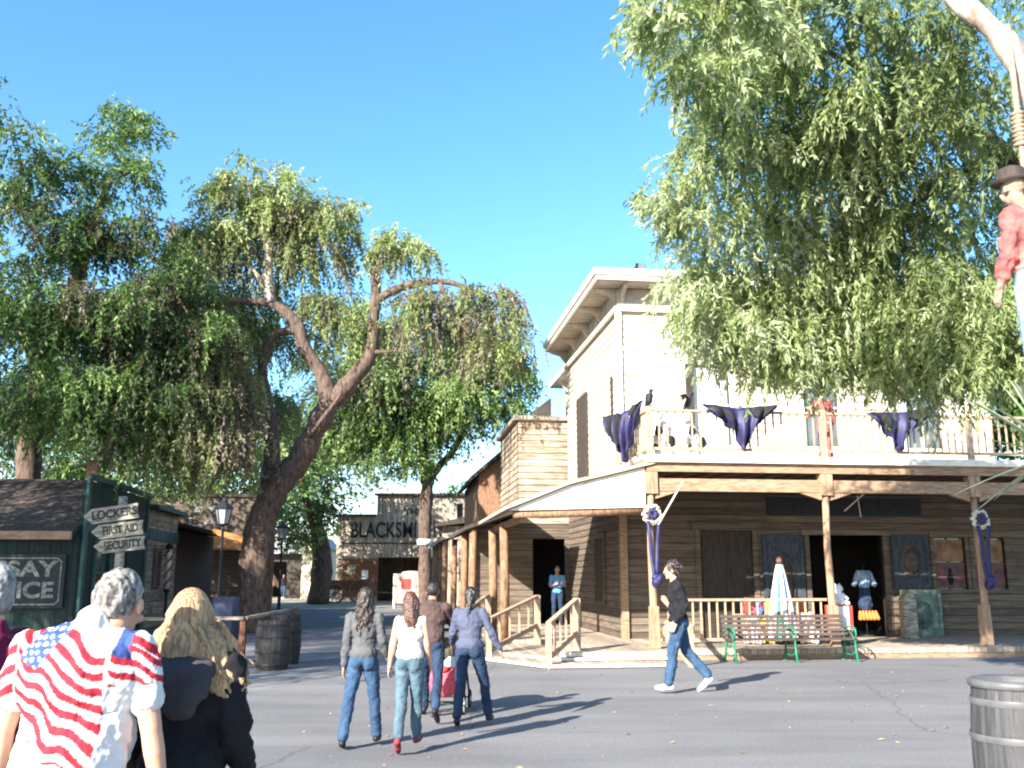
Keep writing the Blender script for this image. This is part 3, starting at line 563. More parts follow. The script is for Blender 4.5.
a = MB(); a.prism([(0, 0), (1.5, 0), (1.5, 3.4), (.9, 4.2), (0, 4.6)], 1, 0, 6); a.build('wall', M['stucco'], t); a = MB(); a.prism([(-.1, 4.6), (.95, 4.2), (1.6, 3.4), (1.7, 3.5), (1.0, 4.35), (-.1, 4.75)], 1, -.1, 6.1); a.build('roof', M['tinroof'], t)

# ================================================================== left row
FU = -12.8
t = empty('assay_building', B(FU, 5.95), YAW, 'dark green plank shack with shingle roof and a black framed sign', 'building')
a = MB(); wallbox(a, (-12, 0), (1, 0), (0, -1), 12, 0, 2.7, .12); wallbox(a, (0, 0), (0, 1), (1, 0), 6.2, 0, 4.0, .12, [(1.0, 2.3, .9, 2.5), (3.0, 4.1, 0, 2.5)]); a.b2(-12, -.12, 6.1, 6.2, 0, 2.7)
a.build('wall', M['green'], t)
a = MB(); a.prism([(-.5, 2.55), (3.1, 4.15), (6.7, 2.55), (6.7, 2.68), (3.1, 4.3), (-.5, 2.68)], 0, -12.3, -.125); r_ = a.build('roof', M['shingle'], t)
a = MB(); a.b2(-12.3, -.13, -.56, -.5, 2.5, 2.7); a.build('gutter', M['wood'], r_)
a = MB(); a.b2(-.75, -.45, 2.2, 2.5, 3.6, 4.75); a.build('chimney', M['logbark'], r_)
a = MB(); a.b2(-.02, .05, -.06, .16, 0, 4.02); a.b2(-.02, .05, 6.0, 6.22, 0, 4.02); a.b2(.0, .1, -.1, 6.26, 4.022, 4.16); a.b2(.01, .05, .17, 5.99, 2.75, 2.95); a.build('trim', M['greentrim'], t)
f = MB(); f.b2(.01, .07, .88, .998, .8, 2.6); f.b2(.01, .07, 2.302, 2.42, .8, 2.6); f.b2(.01, .07, .999, 2.301, 2.502, 2.6); f.b2(.01, .09, .999, 2.301, .8, .898); f.b2(.01, .05, 1.62, 1.67, .9, 2.5); f.b2(-.02, .04, 1.0, 2.3, 1.68, 1.74)
f = f.build('window', M['greentrim'], t); MB().b2(-.09, -.07, 1.0, 2.3, .9, 2.5).build('pane', M['glass'], f)
a = MB(); a.b2(-.1, -.06, 3.0, 4.1, 0, 2.5); a.b2(-.055, -.03, 3.1, 4.0, .3, 1.0); a.b2(-.055, -.03, 3.1, 4.0, 1.3, 1.6); a.b2(-.055, -.03, 3.1, 4.0, 1.9, 2.2); a.build('door', M['wagon'], t)
s = MB(); s.b2(-3.45, -.35, -.08, -.03, .85, 2.15); s = s.build('sign_board', M['signblack'], t)
a = MB(); y0 = -.095
z0, z1, x0, x1 = .93, 2.07, -3.37, -.43
a.b2(x0+.12, x1-.12, y0, -.081, z1-.03, z1); a.b2(x0+.12, x1-.12, y0, -.081, z0, z0+.03); a.b2(x0, x0+.03, y0, -.081, z0+.12, z1-.12); a.b2(x1-.03, x1, y0, -.081, z0+.12, z1-.12)
for sx_, sz_ in ((x0, z0), (x0, z1), (x1, z0), (x1, z1)):
    dx = .12 if sx_ == x0 else -.12; dz = .12 if sz_ == z0 else -.12; a.bar((sx_+dx, -.088, sz_), (sx_, -.088, sz_+dz), .03, .012, up=(0, 1, 0))
a.build('sign_border', M['signwhite'], s)
text('lettering', "ASSAY", .52, M['signwhite'], s, (-.55, -.085, 1.78), (R(90), 0, 0), .008, .03, 1.28, 'RIGHT'); text('lettering', "OFFICE", .52, M['signwhite'], s, (-.58, -.085, 1.27), (R(90), 0, 0), .008, .03, 1.15, 'RIGHT')
t = empty('shingled_shop', B(FU, 12.3), YAW, 'narrow brown shingled shopfront with a small dark red window', 'building')
a = MB(); a.b2(-6, 0, 0, 4.2, 0, 3.7); a.build('wall', M['greywoodh'], t); a = MB(); a.b2(-6, .3, -.06, 4.4, 3.71, 3.85); a.b2(.005, .06, 0, 4.2, 2.75, 3.1); a.build('roof', M['greentrim'], t)
a = MB(); a.b2(.003, .06, .9, 1.0, 1.2, 2.5); a.b2(.003, .06, 1.7, 1.8, 1.2, 2.5); a.b2(.003, .06, 1.001, 1.699, 2.4, 2.5); a.b2(.003, .07, 1.001, 1.699, 1.2, 1.3); f = a.build('window', M['siding_shade_brown'], t); MB().b2(.003, .02, 1.0, 1.7, 1.3, 2.4).build('pane', M['poster2'], f)
t = empty('barber_pole', B(FU+.25, 14.3, 0), YAW, 'striped red and white pole on the shingled shopfront', 'barber pole')
a = MB(); a.tube([(0, 0, 1.2), (0, 0, 2.5)], .085, 14); a.build('pole', M['white'], t); 
a = MB()
for q in range(2):
    pts = [(.088*math.cos(z*9+q*math.pi), .088*math.sin(z*9+q*math.pi), 1.22+z) for z in np.linspace(0, 1.26, 60)]; a.tube(pts, .035, 5)
a.build('stripe', M['red'], t); a = MB(); a.ell((0, 0, 2.58), (.13, .13, .12)); a.ell((0, 0, 1.14), (.12, .12, .08)); a.bar((-.25, 0, 2.3), (0, 0, 2.3), .04); a.tube([(0, 0, 0), (0, 0, 1.1)], .05, 8); a.build('cap', M['iron'], t)
t = empty('open_porch_shed', B(FU, 17), YAW, 'dark open-sided shed with sagging brown porch roof and orange end board', 'shed')
a = MB(); a.prism([(-5, 3.3), (.2, 3.35), (2.6, 2.72), (2.6, 2.84), (.2, 3.48), (-5, 3.42)], 1, -.3, 8); a.build('roof', M['shingle'], t)
a = MB(); a.bar((1.2, -.34, 3.2), (2.66, -.34, 2.82), .05, .2); a.build('end_board', M['orangeboard'], t)
a = MB(); a.b2(-5, -.2, -.05, 7.9, 0, 3.28); a.build('wall', M['darkwood'], t)
for wv in (0, 2.6, 5.2, 7.7): a = MB(); a.tube([(2.3, wv, 0), (2.3, wv, 2.8)], .09, 8); a.build('post', M['wagon'], t)
a = MB(); a.bar((2.3, 0, .95), (2.3, 7.7, .95), .06, .1); a.bar((2.3, 5.2, 1.5), (2.3, 7.7, 2.6), .07, .12); a.bar((2.3, 5.2, 2.6), (2.3, 7.7, 1.5), .07, .12); a.build('cross_rail', M['signboard'], t)
t = empty('lettered_building', B(-18.0, 29), YAW, 'brown building with worn white letters high on its front behind the street lamp', 'building')
a = MB(); a.b2(0, 6.6, 0, 5, 0, 5.4); a.build('wall', M['siding_shade_brown'], t); a = MB(); a.prism([(-.2, 3.3), (-1.6, 2.8), (-1.6, 2.9), (-.2, 3.45)], 0, 0, 6.6); a.build('awning', M['orangeboard'], t)
a = MB(); a.b2(-.1, 6.7, -.1, 5.1, 5.402, 5.55); a.build('roof', M['shingle'], t)
text('lettering', "S    E M", .62, M['signwhite'], t, (3.2, -.02, 4.85), (R(90), 0, 0), .01, .03, 1.5); text('lettering', "O   L A", .62, M['signwhite'], t, (2.9, -.02, 4.15), (R(90), 0, 0), .01, .03, 1.5)
# ================================================================== TREES
def foliage(name, clumps, m, parent, leaf=(.13, .03), step=.085, dens=60, droop=1.0, tones=(0, 1), leaflets=2, seed=1, twig=None, lsc=.7):
    """weeping strands of small leaflets; clumps = (centre, radii, strand count factor, strand length, tone)"""
    r = np.random.default_rng(seed); V = []; T = []; TW = MB()
    for (c, rad, k, ln, tone) in clumps:
        n = int(dens*k)
        ns = max(5, n//9); d = r.normal(size=(ns, 3)); d /= np.linalg.norm(d, axis=1)[:, None]; d *= (r.random((ns, 1))**.4)
        ix = r.integers(0, ns, n); gt = (r.random(ns)-.5)*.75; d = d[ix]*1.05+r.normal(size=(n, 3))*np.array([.15, .15, .10])
        p = np.array(c)+d*np.array(rad); p[:, 2] += .15*rad[2]
        out = np.c_[d[:, :2]+r.normal(size=(n, 2))*.35, np.full(n, .12)]
        L = ln*lsc*r.uniform(.35, 1.0, n)*(.5+.8*r.random(ns))[ix]; tn = np.clip(tone+gt[ix]+r.normal(size=n)*.10, 0, 1)
        mx = int(max(L)/step)+2
        q = p.copy(); v = out*1.1+r.normal(size=(n, 3))*.3
        for s in range(mx):
            alive = s*step < L
            if not alive.any(): break
            v = v*.84+np.array([0, 0, -1.0])*.27*droop+r.normal(size=(n, 3))*.10; v /= np.maximum(np.linalg.norm(v, axis=1), 1e-6)[:, None]
            q = q+v*step
            for l in range(leaflets):
                i = np.where(alive)[0]; a = q[i]; dd = v[i]*.75+r.normal(size=(len(i), 3))*.5+np.array([0, 0, -.25]); dd /= np.linalg.norm(dd, axis=1)[:, None]
                sd = np.cross(dd, r.normal(size=(len(i), 3))); sd /= np.maximum(np.linalg.norm(sd, axis=1), 1e-6)[:, None]
                sz = r.uniform(.65, 1.25, (len(i), 1)); e = a+dd*leaf[0]*sz; mid = a+dd*leaf[0]*sz*.45; hw = sd*leaf[1]*sz
                V.append(np.stack([a, mid+hw, e, mid-hw], 1)); T.append(np.clip(tn[i]+r.normal(size=len(i))*.07, 0, 1))
    V = np.concatenate(V).reshape(-1, 3); T = np.concatenate(T); nq = len(T)
    me = bpy.data.meshes.new(name); me.vertices.add(nq*4); me.vertices.foreach_set('co', V.astype(np.float32).ravel())
    me.loops.add(nq*4); me.loops.foreach_set('vertex_index', np.arange(nq*4, dtype=np.int32)); me.polygons.add(nq)
    me.polygons.foreach_set('loop_start', np.arange(0, nq*4, 4, dtype=np.int32)); me.update(calc_edges=True)
    at_ = me.attributes.new('tone', 'FLOAT', 'FACE'); at_.data.foreach_set('value', T.astype(np.float32))
    return link(name, me, m, parent)
def tree_thing(name, label, cat, trunk_base, group=None):
    t = empty(name, trunk_base, 0, label, cat, group); return t
def bumpy(pts, rad, n=10, amp=.12, seed=0, sub=4):
    """tube with knots along a smoothed path"""
    r = random.Random(seed); P = []; Rr = []
    pts = [Vector(p) for p in pts]
    for i in range(len(pts)-1):
        p0, p1, p2, p3 = pts[max(i-1, 0)], pts[i], pts[i+1], pts[min(i+2, len(pts)-1)]
        for s in range(sub):
            t = s/sub; P.append(.5*((2*p1)+(p2-p0)*t+(2*p0-5*p1+4*p2-p3)*t*t+(3*p1-p0-3*p2+p3)*t**3)); Rr.append((rad[i]*(1-t)+rad[i+1]*t)*(1+r.uniform(-amp, amp)))
    P.append(pts[-1]); Rr.append(rad[-1])
    return MB().tube(P, Rr, n)
def limb(t, name, pts, rad, m='bark', seed=0, base=None):
    b = t.location; q = [Vector(p)-b for p in pts]
    return bumpy(q, rad, 10, .13, seed).build(name, M[m], t)
def cl(t, lst, Y=None):
    """clumps written as (px, py, distance, radius m, flat, count, strand length, tone)"""
    out = []
    for (px, py, Yd, r, fz, k, ln, tone) in lst:
        p = at(px, py, Yd)-t.location; out.append((tuple(p), (r, r, r*fz), k, ln, tone))
    return out

# ---- big pepper tree hanging over the street from the right
t = tree_thing('pepper_tree', 'large light green weeping pepper tree overhanging the store front from the right', 'tree', (5.6, 7.9, 0))
limb(t, 'trunk', [(5.6, 7.9, 0), (5.35, 7.7, 1.6), (5.0, 7.4, 3.2), (4.5, 7.0, 4.4), (at(1024, 72, 6.9)), (at(985, 22, 6.9)), (at(945, -12, 7.2)), (at(900, -90, 8))], [.36, .30, .26, .17, .10, .085, .08, .06], 'barkpale', 1)
limb(t, 'limb', [(5.2, 7.6, 2.4), (6.2, 10, 5.2), (6.8, 12.5, 7.6), (6.0, 14, 9.0), (4.8, 14.5, 9.6)], [.22, .18, .14, .1, .05], 'bark', 2)
limb(t, 'limb', [(6.6, 12, 7.2), (8.2, 14.2, 8.0), (9, 15.5, 8.2)], [.12, .08, .04], 'bark', 3)
limb(t, 'limb', [(6.8, 12.5, 7.6), at(900, 90, 12.2), at(800, 40, 11.5), at(720, 30, 10.2), at(680, 30, 9.4)], [.06, .05, .035, .02, .012], 'bark', 4)
limb(t, 'limb', [(6.8, 12.5, 7.6), at(940, 190, 12.6), at(860, 225, 13.2), at(780, 270, 14)], [.06, .04, .03, .015], 'bark', 5)
L = []
def P(*a): L.append(a)
# upper left, nearer the camera
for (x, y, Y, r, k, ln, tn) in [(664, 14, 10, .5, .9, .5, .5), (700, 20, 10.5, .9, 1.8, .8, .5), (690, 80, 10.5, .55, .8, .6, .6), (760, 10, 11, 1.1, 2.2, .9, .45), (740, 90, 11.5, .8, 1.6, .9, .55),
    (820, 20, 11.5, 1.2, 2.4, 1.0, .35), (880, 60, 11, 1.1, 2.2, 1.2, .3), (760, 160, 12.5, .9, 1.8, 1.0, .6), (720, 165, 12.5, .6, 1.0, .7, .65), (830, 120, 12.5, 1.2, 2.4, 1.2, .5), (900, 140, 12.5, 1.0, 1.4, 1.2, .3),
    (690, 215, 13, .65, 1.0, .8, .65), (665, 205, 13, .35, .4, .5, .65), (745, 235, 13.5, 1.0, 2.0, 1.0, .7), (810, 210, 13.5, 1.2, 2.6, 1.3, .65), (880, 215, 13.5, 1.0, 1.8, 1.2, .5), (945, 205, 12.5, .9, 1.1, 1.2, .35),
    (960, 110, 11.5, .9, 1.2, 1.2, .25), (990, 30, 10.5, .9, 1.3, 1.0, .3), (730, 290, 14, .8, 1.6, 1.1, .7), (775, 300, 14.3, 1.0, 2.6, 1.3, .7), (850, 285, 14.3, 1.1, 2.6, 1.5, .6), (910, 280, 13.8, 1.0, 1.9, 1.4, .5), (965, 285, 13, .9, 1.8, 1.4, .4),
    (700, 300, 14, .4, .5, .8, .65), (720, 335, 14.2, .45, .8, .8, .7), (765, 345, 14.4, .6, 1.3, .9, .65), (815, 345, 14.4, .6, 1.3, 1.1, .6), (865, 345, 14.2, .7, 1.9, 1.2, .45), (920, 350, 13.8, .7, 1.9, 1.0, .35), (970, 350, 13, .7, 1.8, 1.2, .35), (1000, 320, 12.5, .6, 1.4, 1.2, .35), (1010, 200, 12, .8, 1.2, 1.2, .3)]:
    if x < 705 and y < 100: Y *= .82; r *= .75; k *= .8; x += 18
    P(x, y-(12 if y < 250 else -4), Y, r, .8, k, ln, tn)
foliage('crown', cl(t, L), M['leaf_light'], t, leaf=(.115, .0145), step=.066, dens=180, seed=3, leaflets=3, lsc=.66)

# ---- left big tree (two leaning stems, crown reaching out of the picture)
t = tree_thing('pepper_tree', 'dark green drooping pepper tree at the far left behind the assay sign', 'tree', (at(30, 440, 31).x, 31, 0))
tb = Vector((-11.6, 23.5, 0))
limb(t, 'trunk', [(at(30, 440, 31).x, 31, 0), at(26, 520, 31), at(30, 440, 31), at(42, 370, 30), at(70, 300, 29), at(90, 235, 28), at(110, 180, 27)], [.5, .45, .4, .34, .25, .17, .09], 'bark', 7)
limb(t, 'limb', [at(42, 370, 30), at(10, 310, 28), at(-40, 250, 26)], [.27, .18, .1], 'bark', 8)
limb(t, 'limb', [at(90, 240, 28), at(140, 250, 27), at(180, 280, 26.5)], [.12, .08, .04], 'bark', 9)
L = []
for (x, y, Y, r, k, ln, tn) in [(10, 120, 20, .9, 1.2, .8, .6), (-20, 160, 20, 1.4, 2.2, 1.2, .5), (45, 185, 21, .9, 1.5, 1.0, .5), (75, 165, 21, .7, .9, .9, .6), (110, 140, 22, .75, 1.2, .8, .65), (140, 130, 22, .6, 1.0, .7, .65), (146, 165, 22, .45, .7, .7, .55), (120, 112, 22, .4, .6, .5, .7),
    (125, 180, 22, .8, 1.4, 1.0, .5), (20, 230, 21, 1.5, 2.8, 1.8, .4), (80, 240, 21.5, 1.3, 2.4, 1.6, .45), (135, 240, 22, 1.0, 2.0, 1.3, .4), (175, 285, 22, .8, 1.5, 1.5, .35), (10, 310, 21, 1.4, 3.0, 2.4, .35), (70, 320, 21, 1.4, 3.0, 2.2, .4), (130, 320, 21.5, 1.3, 2.8, 2.4, .3),
    (175, 345, 22, 1.0, 2.0, 2.4, .3), (210, 340, 22, .7, 1.0, 2.0, .35), (60, 390, 21, 1.2, 2.2, 2.2, .55), (100, 410, 21, 1.0, 2.2, 1.9, .65), (5, 400, 22, 1.2, 2.0, 1.9, .35), (150, 400, 22, 1.2, 2.4, 2.2, .3), (195, 410, 22.5, .9, 1.6, 2.0, .3)]:
    L.append((x, y, Y+4.5, r*1.15, .75, k, ln, tn))
# the part of the crown outside the frame that shades the shacks
for (x, y, z, r, k) in [(-16, 18, 8, 2.2, 5), (-19, 16, 7, 2.2, 5), (-17, 21, 9.5, 2.2, 4), (-21, 19, 9, 2.4, 4), (-14.5, 16.5, 6.3, 1.7, 4)]:
    L.append(None); L.pop()
    LL = ((x-t.location.x, y-t.location.y, z), (r, r, r*.7), k, 1.8, .4); L.append(LL)
cc = [q if len(q) == 5 else cl(t, [q])[0] for q in L]
foliage('crown', cc, M['leaf'], t, leaf=(.17, .027), step=.12, dens=150, seed=5, leaflets=3, lsc=.55)

# ---- near left tree, mostly outside the frame: shades the left pavement
t = tree_thing('pepper_tree', 'shady pepper tree whose tips reach in at the upper left edge', 'tree', (-13.5, 12, 0))
limb(t, 'trunk', [(-13.5, 12, 0), (-13.3, 11.8, 2.5), (-12.5, 11.6, 4.5), (-11.3, 11.4, 6.2), (-9.8, 11.6, 7.2)], [.4, .34, .28, .2, .1], 'bark', 10)
limb(t, 'limb', [(-12.9, 11.7, 3.6), (-13.5, 10, 5.6), (-13, 8.2, 7)], [.2, .15, .08], 'bark', 11)
cc = [((x+13.5, y-12, z), (r, r, r*.7), k, 1.6, .4) for (x, y, z, r, k) in [(-10, 12.2, 7.4, 1.6, 3), (-11.8, 9.5, 7.5, 1.9, 4), (-12.6, 13.5, 7.5, 1.9, 4), (-13, 8, 7, 1.9, 3.5), (-9.6, 10.3, 6.2, 1.2, 2.4), (-14.5, 11, 8.8, 2, 3.5), (-15.5, 14, 7.6, 2, 3.5), (-8.9, 9.0, 4.9, .8, 1.0)]]
foliage('crown', cc, M['leaf'], t, leaf=(.17, .026), step=.12, dens=80, seed=6)

# ---- the big forked tree in the middle
t = tree_thing('pepper_tree', 'huge old forked pepper tree with bare sweeping limbs in the middle left', 'tree', tuple(at(257, 632, 29)*Vector((1, 1, 0)) if False else (at(257, 632, 29).x, 29, 0)))
Y = 29
limb(t, 'trunk', [(at(252, 640, Y).x, Y, -.1), at(254, 600, Y), at(257, 555, Y), at(262, 520, Y), at(277, 487, Y), at(298, 462, Y), at(315, 430, Y), at(330, 402, Y)], [.62, .52, .47, .43, .42, .38, .34, .36], 'bark', 12)
limb(t, 'limb', [at(330, 402, Y), at(322, 375, Y), at(303, 345, Y), at(298, 325, Y), at(275, 305, Y), at(250, 302, Y), at(228, 300, Y-1)], [.3, .24, .22, .2, .15, .11, .06], 'bark', 13)
limb(t, 'limb', [at(333, 402, Y), at(352, 380, Y), at(370, 355, Y), at(374, 320, Y), at(376, 290, Y), at(375, 262, Y), at(381, 242, Y), at(392, 234, Y)], [.3, .26, .22, .17, .17, .16, .14, .09], 'bark', 14)
limb(t, 'limb', [at(377, 300, Y), at(395, 290, Y-.3), at(420, 283, Y-.6), at(448, 282, Y-.8), at(475, 292, Y-1), at(495, 305, Y-1)], [.15, .13, .11, .09, .06, .03], 'bark', 15)
limb(t, 'limb', [at(440, 283, Y-.8), at(452, 310, Y-.9), at(470, 335, Y-1), at(480, 350, Y-1)], [.08, .06, .04, .02], 'bark', 16)
limb(t, 'limb', [at(271, 303, Y), at(268, 275, Y), at(269, 240, Y), at(268, 215, Y), at(262, 195, Y)], [.17, .16, .13, .09, .05], 'barkpale', 17)
limb(t, 'limb', [at(266, 290, Y), at(252, 268, Y), at(230, 262, Y), at(208, 258, Y)], [.1, .08, .05, .03], 'barkpale', 18)
limb(t, 'limb', [at(372, 352, Y), at(385, 352, Y-.2), at(397, 350, Y-.3)], [.09, .06, .03], 'bark', 19)
limb(t, 'stem', [at(252, 620, Y+.6), at(262, 540, Y+.8), at(272, 460, Y+1), at(268, 410, Y+1), at(262, 370, Y+.8), at(275, 335, Y+.5), at(298, 332, Y+.2)], [.4, .33, .27, .22, .17, .14, .1], 'bark', 20)
limb(t, 'limb', [at(310, 440, Y), at(318, 425, Y-.8), at(340, 395, Y-1.0), at(340, 380, Y-1)], [.1, .07, .05, .03], 'bark', 21)
L = []
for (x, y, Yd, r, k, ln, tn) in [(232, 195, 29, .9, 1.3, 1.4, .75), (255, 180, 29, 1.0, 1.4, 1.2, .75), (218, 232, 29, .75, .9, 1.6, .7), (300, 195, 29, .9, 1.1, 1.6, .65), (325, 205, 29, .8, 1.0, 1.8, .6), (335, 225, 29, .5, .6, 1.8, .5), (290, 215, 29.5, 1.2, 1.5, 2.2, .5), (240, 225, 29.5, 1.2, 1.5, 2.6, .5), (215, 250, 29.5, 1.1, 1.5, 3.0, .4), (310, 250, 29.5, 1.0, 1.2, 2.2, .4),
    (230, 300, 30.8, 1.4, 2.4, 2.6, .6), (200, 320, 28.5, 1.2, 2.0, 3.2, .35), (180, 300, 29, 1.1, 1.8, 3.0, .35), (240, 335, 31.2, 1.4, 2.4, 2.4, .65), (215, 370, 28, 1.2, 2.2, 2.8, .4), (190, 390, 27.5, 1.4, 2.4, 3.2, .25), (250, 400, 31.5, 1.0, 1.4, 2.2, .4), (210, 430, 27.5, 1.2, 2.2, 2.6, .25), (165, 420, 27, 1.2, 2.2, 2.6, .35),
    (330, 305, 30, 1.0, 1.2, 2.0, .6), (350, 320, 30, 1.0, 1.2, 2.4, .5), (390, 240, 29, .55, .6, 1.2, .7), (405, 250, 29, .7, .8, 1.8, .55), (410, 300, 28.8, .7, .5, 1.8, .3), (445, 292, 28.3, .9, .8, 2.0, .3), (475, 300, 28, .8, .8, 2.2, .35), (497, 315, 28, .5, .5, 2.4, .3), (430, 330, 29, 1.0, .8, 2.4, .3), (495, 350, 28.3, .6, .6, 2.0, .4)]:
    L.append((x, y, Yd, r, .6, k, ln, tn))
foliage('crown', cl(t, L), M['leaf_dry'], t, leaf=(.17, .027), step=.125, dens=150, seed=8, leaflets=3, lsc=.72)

# ---- tree with slender trunk in front of the blacksmith
Y = 45; b0 = at(425, 600, Y)
t = tree_thing('pepper_tree', 'slender-trunked pepper tree in front of the blacksmith with a white band round its trunk', 'tree', (b0.x, Y, 0))
limb(t, 'trunk', [(b0.x, Y, -.1), at(425, 560, Y), at(425, 520, Y), at(427, 490, Y), at(427, 478, Y), at(420, 440, Y), at(415, 400, Y)], [.36, .31, .3, .3, .34, .24, .16], 'bark', 30)
limb(t, 'limb', [at(428, 480, Y), at(440, 465, Y), at(452, 452, Y), at(468, 420, Y), at(478, 380, Y)], [.26, .2, .16, .12, .06], 'bark', 31)
a = MB(); bb = at(424.5, 545, Y)-t.location; a.lathe([(.35, 0), (.35, .26)], 16, tuple(bb)); a.build('paper_band', M['white'], t)
L = []
for (x, y, Yd, r, k, ln, tn) in [(400, 350, 43, 1.8, 2.2, 3.4, .6), (440, 350, 43, 1.8, 2.2, 3.4, .6), (480, 350, 43, 1.6, 1.8, 3.4, .6), (505, 370, 43, 1.1, 1.4, 3.0, .6), (380, 390, 43, 1.8, 2.4, 3.6, .5), (420, 400, 44, 1.8, 2.4, 3.6, .6), (470, 395, 43, 1.7, 2.0, 3.0, .6), (500, 405, 43, 1.0, 1.2, 2.0, .6), (350, 400, 44, 1.6, 2.0, 3.4, .5),
    (395, 440, 44, 1.7, 2.2, 2.4, .6), (360, 440, 45, 1.7, 2.2, 2.6, .5), (450, 430, 44, 1.2, 1.0, 1.6, .55), (340, 360, 46, 1.5, 1.6, 2.6, .4), (375, 350, 44, 1.2, 1.4, 2.6, .4), (410, 465, 44, 1.0, 1.0, 1.4, .5)]:
    L.append((x, y, Yd, r, .7, k, ln, tn))
foliage('crown', cl(t, L), M['leaf'], t, leaf=(.25, .038), step=.2, dens=150, seed=9, leaflets=3, lsc=.6)

# ---- background trees
def bg_tree(label, base, trunk_pts, tr, lst, m, leaf, dens, seed, cat='tree', droop=.7, group=None):
    t = tree_thing('tree', label, cat, base, group)
    limb(t, 'trunk', trunk_pts, tr, 'bark', seed)
    foliage('crown', cl(t, lst), M[m], t, leaf=leaf, step=leaf[0]*.9, dens=dens, droop=droop, seed=seed)
    return t
Y = 56; x0 = at(318, 600, Y).x
bg_tree('ivy-clad dark tree left of the blacksmith sign', (x0, Y, 0), [(x0, Y, 0), at(322, 560, Y), at(315, 520, Y), at(300, 480, Y)], [.7, .55, .4, .2],
    [(300, 500, Y, 2.2, .8, 3, 2.0, .3), (325, 480, Y, 2.2, .8, 3, 2.4, .5), (285, 520, Y, 1.7, .8, 2.2, 1.5, .7), (310, 530, 55, 1.0, .9, 1.2, 1.0, .6), (305, 545, 55, .8, .9, .8, 1.0, .8), (330, 440, Y, 2.4, .8, 3, 2.4, .4), (290, 450, Y, 2.4, .8, 3, 2.4, .4), (350, 440, Y+14, 2.4, .8, 2, 2.0, .5), (385, 450, Y+14, 2.4, .8, 2, 1.6, .6)], 'leaf', (.34, .06), 100, 41)
Y = 58; x0 = at(190, 600, Y).x
bg_tree('bright green far tree behind the lettered building', (x0, Y, 0), [(x0, Y, 0), at(195, 540, Y), at(200, 470, Y)], [.6, .45, .2],
    [(230, 470, 50, 2.4, .8, 3, 2.0, .85), (260, 500, 50, 2.0, .8, 2.4, 1.6, .85), (200, 490, 50, 2.4, .8, 3, 1.8, .6), (240, 430, Y, 3, .8, 3, 2.0, .6), (280, 440, Y, 3, .8, 3, 2.0, .6), (160, 460, Y, 3, .8, 3, 2.0, .5), (200, 430, Y, 3, .8, 3, 2.0, .5), (250, 520, 52, 1.6, .7, 1.6, 1.0, .7)], 'leaf', (.36, .07), 100, 42)
Y = 45; x0 = at(100, 600, Y).x
bg_tree('dense shaded tree filling the gap above the assay shack roof', (x0, Y, 0), [(x0, Y, 0), at(105, 540, Y), at(100, 470, Y)], [.6, .45, .2],
    [(60, 450, 40, 2.6, .8, 3, 2.2, .3), (120, 460, 40, 2.6, .8, 3, 1.6, .5), (10, 460, 40, 2.6, .8, 3, 2.0, .25), (150, 480, 40, 1.8, .8, 2, 1.0, .8), (90, 480, 40, 1.6, .8, 2, .8, .5), (40, 420, Y, 3, .8, 3, 2.0, .4), (140, 420, Y, 3, .8, 3, 2.0, .3), (-40, 440, 40, 3, .8, 3, 2.0, .4), (85, 380, Y, 2.6, .8, 2.4, 2.0, .4)], 'leaf', (.30, .055), 100, 43)
Y = 78; x0 = at(470, 600, Y).x
bg_tree('light green rounded tree beyond the roofs under the sky gap', (x0, Y, 0), [(x0, Y, 0), at(470, 540, Y), at(470, 510, Y)], [.5, .4, .2],
    [(470, 500, Y, 1.7, .8, 2.4, .8, .7), (455, 508, Y, 1.5, .8, 2, .8, .7), (488, 508, Y, 1.7, .8, 2, .8, .7), (440, 515, Y, 1.4, .8, 1.6, .8, .6), (500, 515, Y, 1.6, .8, 2, .8, .6), (470, 522, Y, 2.2, .6, 2.4, .8, .5)], 'leaf_bright', (.28, .10), 110, 44, droop=.3)
x0 = 17.5
bg_tree('green tree beside the right end of the balcony', (x0, 30, 0), [(x0, 30, 0), (x0, 30, 4), (x0, 30, 7)], [.3, .22, .1],
    [(1018, 400, 28, 1.3, .9, 3, 1.2, .6), (1045, 380, 28, 1.6, .9, 3, 1.4, .6), (1010, 440, 27, 1.0, .9, 2.2, 1.0, .4), (1040, 440, 27, 1.3, .9, 2.4, 1.2, .5)], 'leaf_bright', (.2, .06), 110, 45, droop=.6)

# ---- yucca at the right edge
t = empty('yucca_plant', (4.25, 6.9, 0), 0, 'spiky grey-green yucca leaves poking in at the right edge below the hanging dummy', 'plant')
t.location.x = 3.98
MB().tube([(0, 0, 0), (.03, 0, 1.2), (-.02, 0, 2.45)], [.1, .08, .07], 8).build('trunk', M['bark'], t)
V = MB(); rr = random.Random(5)
def blade(mb, o, d, ln, wd, sag):
    o = Vector(o); d = Vector(d).normalized(); s = d.cross(Vector((0, 0, 1))).normalized(); n = 6; rows = []
    for i in range(n+1):
        f = i/n; c = o+d*ln*f+Vector((0, 0, -sag*f*f)); wv = wd*(1-f)**.6*(.6+.4*min(1, f*5)); rows.append((c-s*wv+Vector((0, 0, wv*.4)), c, c+s*wv+Vector((0, 0, wv*.4))))
    vs_ = [p for r_ in rows for p in r_]; fs = []
    for i in range(n): fs += [(3*i, 3*i+1, 3*i+4, 3*i+3), (3*i+1, 3*i+2, 3*i+5, 3*i+4)]
    mb.add(vs_, fs, True)
for k in range(40):
    a_ = rr.uniform(0, 2*math.pi); el = rr.uniform(-.75, 1.2); blade(V, (0, 0, 2.5), (math.cos(a_)*math.cos(el), math.sin(a_)*math.cos(el), math.sin(el)), rr.uniform(.6, .95), .042, rr.uniform(.02, .12))
o = V.build('leaf', M['frond'], t, fix=False); o['kind'] = 'stuff'
